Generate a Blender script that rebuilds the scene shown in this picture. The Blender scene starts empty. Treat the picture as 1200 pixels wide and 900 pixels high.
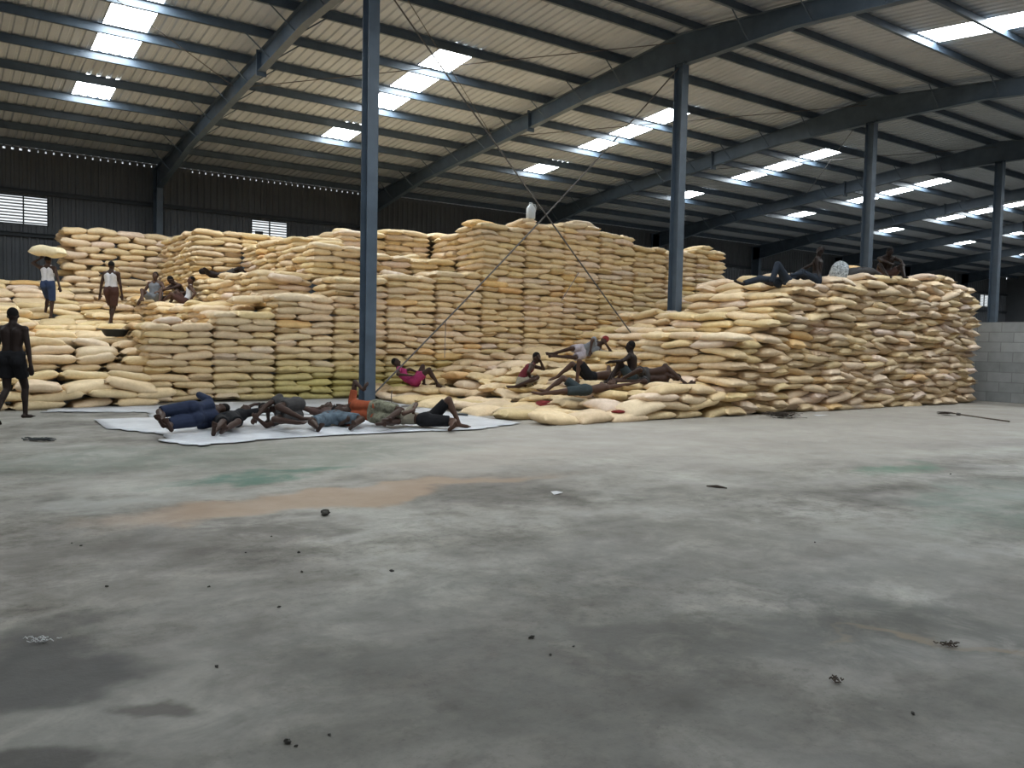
import bpy, math, random
import numpy as np
from mathutils import Vector, Matrix, noise
from mathutils.bvhtree import BVHTree

random.seed(7)
RS = np.random.RandomState(11)
scn = bpy.context.scene
COL = scn.collection
PI = math.pi

# ------------------------------------------------------------------ camera
F_PX, PITCH, ROLL, YAW = 964.79, -0.05181, 0.02042, 0.94968
CAM = Vector((0.0, 0.0, 1.4))
_F = Vector((math.cos(YAW)*math.cos(PITCH), math.sin(YAW)*math.cos(PITCH), math.sin(PITCH)))
_R = Vector((math.sin(YAW), -math.cos(YAW), 0.0))
_U = _R.cross(_F)
_R2 = _R*math.cos(ROLL) + _U*math.sin(ROLL)
_U2 = -_R*math.sin(ROLL) + _U*math.cos(ROLL)
cd = bpy.data.cameras.new('camera')
cd.sensor_width = 36.0
cd.lens = F_PX/1200*36
cd.clip_end = 300
cam = bpy.data.objects.new('camera', cd)
COL.objects.link(cam)
m = Matrix(((_R2.x, _U2.x, -_F.x), (_R2.y, _U2.y, -_F.y), (_R2.z, _U2.z, -_F.z))).to_4x4()
m.translation = CAM
cam.matrix_world = m
scn.camera = cam

# ------------------------------------------------------------------ light
SKY = .62           # overcast sky seen through louvres and the eave gap
PANEL = 13.0          # translucent roof panels
DOOR = 18.0          # daylight entering by the open loading door behind the viewer
w = bpy.data.worlds.new('overcast_sky')
scn.world = w
w.use_nodes = True
bg = w.node_tree.nodes['Background']
bg.inputs['Color'].default_value = (0.90, 0.96, 1.0, 1)
bg.inputs['Strength'].default_value = SKY
la = bpy.data.lights.new('loading_door_daylight', 'AREA')
la.shape = 'RECTANGLE'; la.size = 5.0; la.size_y = 4.2
la.energy = DOOR; la.color = (0.93, 0.97, 1.0)
lo = bpy.data.objects.new('loading_door_daylight', la)
COL.objects.link(lo)
lo.location = (2.5, -3.28, 2.3); lo.rotation_euler = (math.radians(90), 0, 0)
scn.view_settings.view_transform = 'Standard'
scn.view_settings.look = 'None'
scn.view_settings.exposure = 0.98
scn.view_settings.gamma = 1.0
scn.view_settings.use_curve_mapping = False

# ------------------------------------------------------------------ helpers
def tag(o, label=None, cat=None, group=None, kind=None):
    if label: o['label'] = label
    if cat: o['category'] = cat
    if group: o['group'] = group
    if kind: o['kind'] = kind
    return o

def empty(name, loc, rz=0.0):
    o = bpy.data.objects.new(name, None)
    o.empty_display_size = 0.2
    COL.objects.link(o)
    o.location = loc; o.rotation_euler = (0, 0, rz)
    return o

def mesh_obj(name, verts, faces, mat, parent=None, smooth=False, loc=None):
    me = bpy.data.meshes.new(name)
    me.from_pydata([tuple(v) for v in verts], [], faces)
    me.update()
    if smooth: me.polygons.foreach_set('use_smooth', [True]*len(me.polygons))
    if mat: me.materials.append(mat)
    o = bpy.data.objects.new(name, me)
    COL.objects.link(o)
    if parent is not None: o.parent = parent
    if loc is not None: o.location = loc
    return o

class MB:
    def __init__(s): s.v = []; s.f = []
    def add(s, vs, fs):
        n = len(s.v); s.v += [tuple(v) for v in vs]; s.f += [tuple(i+n for i in f) for f in fs]
    def box(s, a, b):
        x0, y0, z0 = a; x1, y1, z1 = b
        s.add([(x0,y0,z0),(x1,y0,z0),(x1,y1,z0),(x0,y1,z0),(x0,y0,z1),(x1,y0,z1),(x1,y1,z1),(x0,y1,z1)],
              [(0,3,2,1),(4,5,6,7),(0,1,5,4),(1,2,6,5),(2,3,7,6),(3,0,4,7)])
    def hexa(s, bot, top):
        s.add(list(bot)+list(top), [(0,3,2,1),(4,5,6,7),(0,1,5,4),(1,2,6,5),(2,3,7,6),(3,0,4,7)])
    def tube(s, pts, r, n=8, caps=True):
        pts = [Vector(p) for p in pts]
        rr = r if isinstance(r, (list, tuple)) else [r]*len(pts)
        base = len(s.v)
        prev = None
        for i, p in enumerate(pts):
            if i == 0: d = pts[1]-p
            elif i == len(pts)-1: d = p-pts[i-1]
            else: d = pts[i+1]-pts[i-1]
            d.normalize()
            a = Vector((0,0,1)) if abs(d.z) < .9 else Vector((1,0,0))
            if prev is not None: a = prev
            u = d.cross(a).normalized(); v = u.cross(d).normalized(); prev = v
            for k in range(n):
                t = 2*PI*k/n
                s.v.append(tuple(p + (u*math.cos(t)+v*math.sin(t))*rr[i]))
        for i in range(len(pts)-1):
            for k in range(n):
                a = base+i*n+k; b = base+i*n+(k+1) % n
                s.f.append((a, b, b+n, a+n))
        if caps:
            s.f.append(tuple(base+k for k in range(n))[::-1])
            s.f.append(tuple(base+(len(pts)-1)*n+k for k in range(n)))
    def lathe(s, prof, c, n=24):
        base = len(s.v)
        for r, z in prof:
            for k in range(n):
                t = 2*PI*k/n; s.v.append((c[0]+r*math.cos(t), c[1]+r*math.sin(t), c[2]+z))
        for i in range(len(prof)-1):
            for k in range(n):
                a = base+i*n+k; b = base+i*n+(k+1) % n
                s.f.append((a, b, b+n, a+n))
    def build(s, name, mat, parent=None, smooth=False, loc=None):
        return mesh_obj(name, s.v, s.f, mat, parent, smooth, loc)

# ------------------------------------------------------------------ materials
class NT:
    def __init__(s, name, rough=.6, color=(.5,.5,.5), spec=.5, metal=0):
        s.m = bpy.data.materials.new(name); s.m.use_nodes = True
        s.n = s.m.node_tree.nodes; s.l = s.m.node_tree.links
        s.b = s.n['Principled BSDF']
        s.b.inputs['Base Color'].default_value = (*color, 1)
        s.b.inputs['Roughness'].default_value = rough
        s.b.inputs['Specular IOR Level'].default_value = spec
        s.b.inputs['Metallic'].default_value = metal
    def node(s, t, **kw):
        n = s.n.new(t)
        for k, v in kw.items(): setattr(n, k, v)
        return n
    def pos(s):
        return s.node('ShaderNodeNewGeometry').outputs['Position']
    def mapping(s, vec, scale=(1,1,1), loc=(0,0,0), rot=(0,0,0)):
        n = s.node('ShaderNodeMapping')
        n.inputs['Scale'].default_value = scale; n.inputs['Location'].default_value = loc; n.inputs['Rotation'].default_value = rot
        s.l.new(vec, n.inputs['Vector']); return n.outputs[0]
    def noise(s, vec, scale, detail=4, rough=.55, dist=0):
        n = s.node('ShaderNodeTexNoise')
        n.inputs['Scale'].default_value = scale; n.inputs['Detail'].default_value = detail
        n.inputs['Roughness'].default_value = rough; n.inputs['Distortion'].default_value = dist
        if vec is not None: s.l.new(vec, n.inputs['Vector'])
        return n.outputs['Fac']
    def ramp(s, fac, stops):
        n = s.node('ShaderNodeValToRGB')
        e = n.color_ramp.elements
        while len(e) < len(stops): e.new(.5)
        for i, (p, c) in enumerate(stops):
            e[i].position = p; e[i].color = (*c, 1) if len(c) == 3 else c
        s.l.new(fac, n.inputs[0]); return n.outputs[0]
    def math(s, op, a, b=None, clamp=False):
        n = s.node('ShaderNodeMath', operation=op); n.use_clamp = clamp
        for i, x in enumerate((a, b)):
            if x is None: continue
            if isinstance(x, (int, float)): n.inputs[i].default_value = x
            else: s.l.new(x, n.inputs[i])
        return n.outputs[0]
    def mix(s, fac, a, b, mode='MIX'):
        n = s.node('ShaderNodeMix', data_type='RGBA', blend_type=mode)
        for i, x in ((0, fac), (6, a), (7, b)):
            if isinstance(x, (int, float)): n.inputs[i].default_value = x
            elif isinstance(x, tuple): n.inputs[i].default_value = (*x, 1)
            else: s.l.new(x, n.inputs[i])
        return n.outputs[2]
    def color(s, c): s.l.new(c, s.b.inputs['Base Color'])
    def bump(s, h, strength=.3, dist=.02):
        n = s.node('ShaderNodeBump'); n.inputs['Strength'].default_value = strength; n.inputs['Distance'].default_value = dist
        s.l.new(h, n.inputs['Height']); s.l.new(n.outputs[0], s.b.inputs['Normal'])

def simple(name, color, rough=.6, var=.15, scale=6, spec=.4, metal=0):
    t = NT(name, rough, color, spec, metal)
    f = t.noise(t.pos(), scale, 4)
    lo_ = tuple(c*(1-var) for c in color); hi = tuple(min(1, c*(1+var)) for c in color)
    t.color(t.ramp(f, [(.3, lo_), (.7, hi)]))
    return t.m

M = {}
M['steel'] = simple('blue_grey_painted_steel', (.066,.092,.124), .45, .18, 2.5, .5)
M['roof_sheet'] = simple('pale_galvanised_sheet', (.425,.45,.485), .55, .07, .8, .3)
M['wall_sheet'] = simple('dark_grey_wall_sheet', (.105,.112,.122), .6, .15, .7, .3)
M['girt'] = simple('dark_girt_steel', (.035,.042,.05), .6, .15, 3)
M['rope'] = simple('dark_steel_cable', (.10,.09,.085), .7, .2, 5)
M['thread'] = simple('grey_twine', (.22,.19,.19), .8, .2, 9)
M['louvre'] = simple('grey_louvre_blade', (.35,.36,.37), .6, .1, 4)
M['window_frame'] = simple('dark_window_frame', (.03,.035,.04), .6, .1, 4)
M['black_plastic'] = simple('dark_rubber', (.028,.033,.036), .5, .15, 9)
M['milky'] = simple('milky_plastic', (.55,.58,.60), .4, .08, 9)
M['stone'] = simple('dark_stone', (.045,.042,.036), .9, .3, 40)
M['twig'] = simple('dry_brown_twigs', (.06,.045,.035), .9, .3, 20)
M['wood'] = simple('weathered_wood', (.10,.075,.055), .8, .3, 20)
M['paper'] = simple('white_scrap_paper', (.62,.62,.62), .8, .06, 20)

t = NT('translucent_roof_panel', .5, (.9,.95,1.0))
t.b.inputs['Emission Color'].default_value = (.90,.97,1.0,1)
t.b.inputs['Emission Strength'].default_value = PANEL
M['skylight'] = t.m

# woven sack: per sack tint, faint dirt and weave
t = NT('woven_cream_sack', .55, (.7,.55,.3), .25)
at_ = t.node('ShaderNodeAttribute', attribute_name='tint')
p_ = t.pos()
d1 = t.ramp(t.noise(p_, 5.0, 5, .65), [(.30, (.84,.82,.78)), (.62, (1,1,1))])
d2 = t.ramp(t.noise(p_, 22.0, 3, .6), [(.25, (.90,.89,.87)), (.6, (1,1,1))])
c_ = t.mix(1.0, at_.outputs['Color'], d1, 'MULTIPLY')
t.color(t.mix(1.0, c_, d2, 'MULTIPLY'))
t.bump(t.noise(p_, 34.0, 4, .6), .35, .012)
M['sack'] = t.m

# concrete floor with stains, dust, damp patches and a painted far-to-near light falloff
t = NT('stained_concrete_floor', .72, (.3,.3,.28), .35)
p_ = t.pos()
def blob(cx, cy, rx, ry, ang=0.0, edge=.55):
    mp = t.node('ShaderNodeMapping', vector_type='TEXTURE')
    mp.inputs['Location'].default_value = (cx, cy, 0); mp.inputs['Rotation'].default_value = (0, 0, ang)
    mp.inputs['Scale'].default_value = (rx, ry, 1)
    t.l.new(wob, mp.inputs['Vector'])
    ln = t.node('ShaderNodeVectorMath', operation='LENGTH'); t.l.new(mp.outputs[0], ln.inputs[0])
    mr = t.node('ShaderNodeMapRange', interpolation_type='SMOOTHSTEP')
    mr.inputs['From Min'].default_value = 1.15; mr.inputs['From Max'].default_value = edge
    mr.inputs['To Min'].default_value = 0; mr.inputs['To Max'].default_value = 1
    t.l.new(ln.outputs['Value'], mr.inputs['Value'])
    return mr.outputs[0]
nz = t.node('ShaderNodeTexNoise'); nz.inputs['Scale'].default_value = 1.3; nz.inputs['Detail'].default_value = 5
t.l.new(p_, nz.inputs['Vector'])
sb = t.node('ShaderNodeVectorMath', operation='SUBTRACT'); sb.inputs[1].default_value = (.5,.5,.5); t.l.new(nz.outputs['Color'], sb.inputs[0])
sc = t.node('ShaderNodeVectorMath', operation='MULTIPLY_ADD'); sc.inputs[1].default_value = (1.6,1.6,0); t.l.new(sb.outputs[0], sc.inputs[0]); t.l.new(p_, sc.inputs[2])
zz = t.node('ShaderNodeVectorMath', operation='MULTIPLY'); zz.inputs[1].default_value = (1,1,0); t.l.new(sc.outputs[0], zz.inputs[0])
wob = zz.outputs[0]
b1 = t.ramp(t.noise(p_, .55, 6, .62, .4), [(.38, (.100,.090,.076)), (.50, (.172,.160,.138)), (.63, (.262,.250,.222))])
b2 = t.ramp(t.noise(p_, 2.6, 6, .65, .3), [(.38, (.66,.64,.61)), (.52, (1,1,1)), (.66, (1.22,1.22,1.19))])
c_ = t.mix(1.0, b1, b2, 'MULTIPLY')
b3 = t.ramp(t.noise(p_, 9.0, 6, .75), [(.38, (.66,.65,.63)), (.50, (1,1,1)), (.64, (1.12,1.12,1.12))])
c_ = t.mix(.9, c_, b3, 'MULTIPLY')
b4 = t.ramp(t.noise(p_, 38.0, 3, .7), [(.33, (.62,.61,.60)), (.43, (1,1,1))])
c_ = t.mix(.8, c_, b4, 'MULTIPLY')
dust = t.noise(t.mapping(p_, (.5,.9,1), (3,1,0), (0,0,.6)), .9, 5, .6)
c_ = t.mix(t.math('MULTIPLY', t.ramp(dust, [(.45, (0,0,0)), (.62, (1,1,1))]), .45), c_, (.36,.345,.31))
streak = t.noise(p_, 1.9, 5, .7, .8)
def stain_or_light(c, args, col, k, breakup=True):
    f = blob(*args)
    if breakup: f = t.math('MULTIPLY', f, t.ramp(streak, [(.40, (.35,.35,.35)), (.56, (1,1,1))]))
    return t.mix(t.math('MULTIPLY', f, k), c, col)
c_ = stain_or_light(c_, (14,11.5,12.5,7.0,.1), (.375,.342,.302), .70, False)        # paints brighter light on the far floor by the right stack
c_ = stain_or_light(c_, (1.5,2.0,5.0,2.6,.3), (.085,.085,.075), .55)         # trodden dirt by the door, broadened to paint the dimmer near light
c_ = stain_or_light(c_, (3.2,9.6,3.0,1.3,.0), (.125,.145,.115), .55)        # greenish
c_ = stain_or_light(c_, (2.95,8.15,1.1,.33,.25), (.045,.115,.080), .8)
c_ = stain_or_light(c_, (2.1,8.0,.7,.25,.2), (.06,.12,.09), .6)
c_ = stain_or_light(c_, (1.4,10.2,1.7,1.0,.0), (.13,.145,.12), .55)
c_ = stain_or_light(c_, (1.3,7.3,.9,.40,.0), (.30,.30,.275), .5)              # pale scuff
c_ = stain_or_light(c_, (3.15,6.75,2.2,.42,.06), (.30,.205,.135), .75, False)  # rusty dust
c_ = stain_or_light(c_, (5.5,8.2,1.8,.8,.3), (.33,.29,.25), .5, False)
c_ = stain_or_light(c_, (1.7,5.9,1.3,.50,.0), (.075,.064,.052), .75)
c_ = stain_or_light(c_, (.75,5.3,.9,.8,.0), (.085,.075,.062), .6)
c_ = stain_or_light(c_, (9.3,5.2,.9,.35,.0), (.05,.15,.09), .6)
c_ = stain_or_light(c_, (8.0,3.4,1.8,.8,.2), (.09,.14,.105), .5)
c_ = stain_or_light(c_, (.30,3.85,.42,.42,.1), (.040,.038,.036), .85, False)   # damp patches near the viewer
c_ = stain_or_light(c_, (.66,4.15,.40,.25,.1), (.055,.050,.045), .6)
c_ = stain_or_light(c_, (.72,3.25,.17,.25,.5), (.050,.042,.034), .85, False)
c_ = stain_or_light(c_, (.10,2.75,.25,.28,.4), (.038,.034,.030), .85, False)
c_ = stain_or_light(c_, (2.7,2.5,.6,.4,.6), (.06,.056,.048), .6)
c_ = stain_or_light(c_, (3.9,2.1,1.0,.45,-.4), (.060,.060,.052), .65)
c_ = stain_or_light(c_, (5.2,3.2,.6,.25,.4), (.09,.07,.055), .6)
c_ = stain_or_light(c_, (4.4,1.75,.9,.07,-.55), (.22,.16,.10), .6)
c_ = stain_or_light(c_, (4.8,4.0,1.6,.6,.7), (.11,.098,.08), .45)
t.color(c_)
t.l.new(t.ramp(t.noise(p_, 1.2, 4), [(.3, (.5,.5,.5)), (.7, (.8,.8,.8))]), t.b.inputs['Roughness'])
t.bump(t.noise(p_, 16.0, 5, .7), .25, .01)
M['floor'] = t.m

t = NT('grey_concrete_blocks', .85, (.3,.3,.3), .2)
tc = t.node('ShaderNodeTexCoord')
sx = t.node('ShaderNodeSeparateXYZ'); t.l.new(tc.outputs['Object'], sx.inputs[0])
cx_ = t.node('ShaderNodeCombineXYZ'); t.l.new(sx.outputs['Y'], cx_.inputs['X']); t.l.new(sx.outputs['Z'], cx_.inputs['Y'])
br = t.node('ShaderNodeTexBrick')
br.inputs['Scale'].default_value = 1.0; br.inputs['Brick Width'].default_value = .64; br.inputs['Row Height'].default_value = .275
br.inputs['Mortar Size'].default_value = .012; br.inputs['Mortar Smooth'].default_value = .3
br.inputs['Color1'].default_value = (.23,.235,.235,1); br.inputs['Color2'].default_value = (.31,.315,.31,1); br.inputs['Mortar'].default_value = (.19,.19,.19,1)
t.l.new(cx_.outputs[0], br.inputs['Vector'])
t.color(t.mix(.6, br.outputs['Color'], t.ramp(t.noise(t.pos(), 4, 5), [(.3,(.7,.7,.7)),(.7,(1,1,1))]), 'MULTIPLY'))
t.bump(br.outputs['Fac'], -.5, .02)
M['block'] = t.m

t = NT('pale_grey_tarpaulin', .42, (.5,.52,.55), .5)
p_ = t.pos()
t.color(t.ramp(t.noise(p_, 1.6, 5, .6), [(.3, (.34,.35,.375)), (.65, (.50,.515,.55))]))
t.bump(t.noise(p_, 6.0, 4, .6, .6), .5, .03)
M['tarp'] = t.m
t = NT('thin_white_tarpaulin', .4, (.5,.52,.55), .5)
p_ = t.pos()
t.color(t.ramp(t.noise(p_, 2.2, 5, .6), [(.3, (.46,.47,.50)), (.65, (.66,.675,.71))]))
t.bump(t.noise(p_, 7.0, 4, .6, .6), .5, .03)
M['tarp_white'] = t.m

# ------------------------------------------------------------------ building
X_L, X_R = -10.6, 77.0
RIDGE, WALL, FRONT = 15.15, 33.75, -3.45
SLOPE = .0968
def roof_z(y): return 9.62 - SLOPE*abs(y-RIDGE)
FR0, BAY = 7.2565, 8.7667
frames = [FR0+k*BAY for k in range(-2, 8)]
PUR = [.45+1.72*k for k in range(11)]                                 # distance of each purlin from the ridge

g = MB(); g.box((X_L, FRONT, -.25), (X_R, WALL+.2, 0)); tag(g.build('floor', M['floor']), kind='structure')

# corrugated roof sheets with rectangular openings for translucent panels
PER = .25
sky_x = [FR0+BAY*k+o for k, o in ((-2, 4.55), (-1, 5.64-.0), (0, 4.55), (1, 4.6), (2, 4.55), (3, 4.55), (4, 4.55), (5, 4.55), (6, 4.55), (7, 4.55))]
sky_x = [x for x in sky_x if x < X_R-1]
WID = 1.0
npx = int(round((X_R-X_L)/PER))
sky_cols = {}
for x in sky_x:
    i0 = int(round((x-WID/2-X_L)/PER))
    for i in range(i0, i0+4): sky_cols[i] = x
def roof_side(sgn):
    ys = [0, PUR[2]+.07, PUR[5], PUR[6]+.07, PUR[7], 18.9]
    hole = [False, True, False, True, False]
    prof = [(0, 0), (.13, 0), (.16, .035), (.22, .035)]
    vs = []; xs = []
    for i in range(npx):
        for dx, dz in prof: xs.append((X_L+i*PER+dx, dz))
    xs.append((X_R, 0))
    nr = len(xs)
    for y in ys:
        Y = RIDGE+sgn*y
        for x, dz in xs: vs.append((x, Y, 9.62-SLOPE*y+dz))
    sheet = []; panels = {}
    for r in range(len(ys)-1):
        for k in range(nr-1):
            col = k//4
            f = (r*nr+k, r*nr+k+1, (r+1)*nr+k+1, (r+1)*nr+k)
            if hole[r] and col in sky_cols: panels.setdefault((sky_cols[col], r), []).append(f)
            else: sheet.append(f)
    o = mesh_obj('ceiling', vs, sheet, M['roof_sheet']); tag(o, kind='structure')
    return vs, panels
wn = 1
for sgn in (1, -1):
    vs, panels = roof_side(sgn)
    for key in sorted(panels):
        fs = panels[key]; idx = sorted(set(i for f in fs for i in f)); mp = {a: b for b, a in enumerate(idx)}
        o = mesh_obj('window_%d' % wn, [vs[i] for i in idx], [tuple(mp[i] for i in f) for f in fs], M['skylight'])
        tag(o, kind='structure'); wn += 1
# closed ridge cap
g = MB(); g.box((X_L, RIDGE-.3, 9.66), (X_R, RIDGE+.3, 9.68)); tag(g.build('trim_1', M['roof_sheet']), kind='structure')

# back wall: vertical corrugated cladding, louvred openings, saw-tooth light gaps under the eave
win_x = [2.17+BAY*k for k in range(-1, 9)]
W0, W1 = 5.17, 6.12
def wall_back():
    vs, fs = [], []
    per = .25
    def strip(xa, xb, za, zb):
        n = max(1, int(round((xb-xa)/per))); st = (xb-xa)/n
        pts = []
        for i in range(n):
            x = xa+i*st
            pts += [(x, 0), (x+st*.5, 0), (x+st*.62, -.035), (x+st*.88, -.035)]
        pts.append((xb, 0))
        b = len(vs)
        for x, dy in pts: vs.append((x, WALL+dy, za))
        for x, dy in pts: vs.append((x, WALL+dy, zb))
        k = len(pts)
        for i in range(k-1): fs.append((b+i, b+i+1, b+k+i+1, b+k+i))
    strip(X_L, X_R, 0, W0); strip(X_L, X_R, W1, 7.66)
    xa = X_L
    for x in win_x:
        strip(xa, x, W0, W1); xa = x+1.5
    strip(xa, X_R, W0, W1)
    x = X_L; k = 0                                              # comb that leaves small bright gaps
    rr = random.Random(3)
    while x < X_R-.3:
        gap = (.035+.05*rr.random()) if x < 3 else (.022+.03*rr.random())
        if 6.9 < x < 8.2 or x > 16: gap = 0
        b = len(vs)
        vs.extend([(x, WALL, 7.66), (x+per-gap, WALL, 7.66), (x+per-gap, WALL, 7.83), (x, WALL, 7.83)])
        fs.append((b, b+1, b+2, b+3))
        top = 7.66+.11
        vs.extend([(x+per-gap, WALL, 7.74), (x+per, WALL, 7.74), (x+per, WALL, 7.83), (x+per-gap, WALL, 7.83)])
        if gap == 0: fs.append((b+4, b+5, b+6, b+7))
        vs.extend([(x+per-gap, WALL, 7.66), (x+per, WALL, 7.66), (x+per, WALL, 7.71), (x+per-gap, WALL, 7.71)])
        fs.append((b+8, b+9, b+10, b+11))
        vs.extend([(x+per-gap, WALL, 7.78), (x+per, WALL, 7.78), (x+per, WALL, 7.85), (x+per-gap, WALL, 7.85)]); fs.append((b+12, b+13, b+14, b+15))
        x += per
    o = mesh_obj('wall_back', vs, fs, M['wall_sheet']); tag(o, kind='structure')
wall_back()
for i, x in enumerate(win_x):
    if x > X_R-2: continue
    r = empty('window_%d' % wn, (x, WALL, W0)); tag(r, kind='structure'); wn += 1
    g = MB()
    for a in (0, .75, 1.5): g.box((a-.02, -.05, 0), (a+.02, .03, .95))
    g.box((-.02, -.05, -.03), (1.52, .03, 0)); g.box((-.02, -.05, .95), (1.52, .03, .98))
    g.build('window_frame', M['window_frame'], r)
    g = MB()
    for k in range(9):
        z = .02+k*.106
        g.add([(0,-.03,z),(1.5,-.03,z),(1.5,.03,z+.03),(0,.03,z+.03),(0,-.03,z+.035),(1.5,-.03,z+.035),(1.5,.03,z+.062),(0,.03,z+.062)],
              [(0,3,2,1),(4,5,6,7),(0,1,5,4),(1,2,6,5),(2,3,7,6),(3,0,4,7)])
    g.build('louvre_blades', M['louvre'], r)
    if i == 2:
        g = MB(); g.box((.14, -.07, .12), (.46, -.04, .52)); g.build('blanking_plate', M['window_frame'], r)

def plain_wall(name, a, b, mat):
    g = MB(); g.box(a, b); tag(g.build(name, mat), kind='structure')
plain_wall('wall_left', (X_L-.1, FRONT, 0), (X_L, WALL, 9.7), M['wall_sheet'])
plain_wall('wall_right', (X_R, FRONT, 0), (X_R+.1, WALL, 9.7), M['wall_sheet'])
g = MB()                                                        # front wall with the open loading door
g.box((X_L, FRONT-.1, 0), (0, FRONT, 7.9)); g.box((5, FRONT-.1, 0), (X_R, FRONT, 7.9)); g.box((0, FRONT-.1, 4.4), (5, FRONT, 7.9))
tag(g.build('wall_front', M['wall_sheet']), kind='structure')
g = MB(); g.box((0, 0, 0), (.2, 36.9, 2.2)); o = g.build('wall_partition', M['block'], loc=(24.1, FRONT, 0)); tag(o, kind='structure')
for zi, z in enumerate((2.5, 4.72, 6.22)):
    g = MB(); g.box((X_L, WALL-.13, z), (X_R, WALL-.045, z+.13)); g.box((X_L, WALL-.2, z+.12), (X_R, WALL-.045, z+.14))
    tag(g.build('trim_%d' % (2+zi), M['girt']), kind='structure')

# purlins
ordw = ['first','second','third','fourth','fifth','sixth','seventh','eighth','ninth','tenth','eleventh','twelfth','thirteenth',
        'fourteenth','fifteenth','sixteenth','seventeenth','eighteenth','nineteenth','twentieth','twenty-first','twenty-second',
        'twenty-third','twenty-fourth','twenty-fifth','twenty-sixth','twenty-seventh','twenty-eighth','twenty-ninth','thirtieth']
for sgn in (1, -1):
    for k, d in enumerate(PUR):
        Y = RIDGE+sgn*d; z = 9.60-SLOPE*d
        g = MB()
        g.box((X_L, Y-.004, z-.21), (X_R, Y+.004, z))
        g.box((X_L, Y-.004, z-.21), (X_R, Y+.075*sgn if sgn > 0 else Y+.004, z-.203)) if sgn > 0 else g.box((X_L, Y-.075, z-.21), (X_R, Y+.004, z-.203))
        if sgn > 0: g.box((X_L, Y-.075, z-.007), (X_R, Y, z))
        else: g.box((X_L, Y, z-.007), (X_R, Y+.075, z))
        o = g.build('roof_purlin', M['steel'])
        side = 'back slope' if sgn > 0 else 'near slope'
        tag(o, 'long blue-grey steel roof purlin, %s from the ridge on the %s' % (ordw[k], side), 'roof beam', 'roof purlins')

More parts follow.
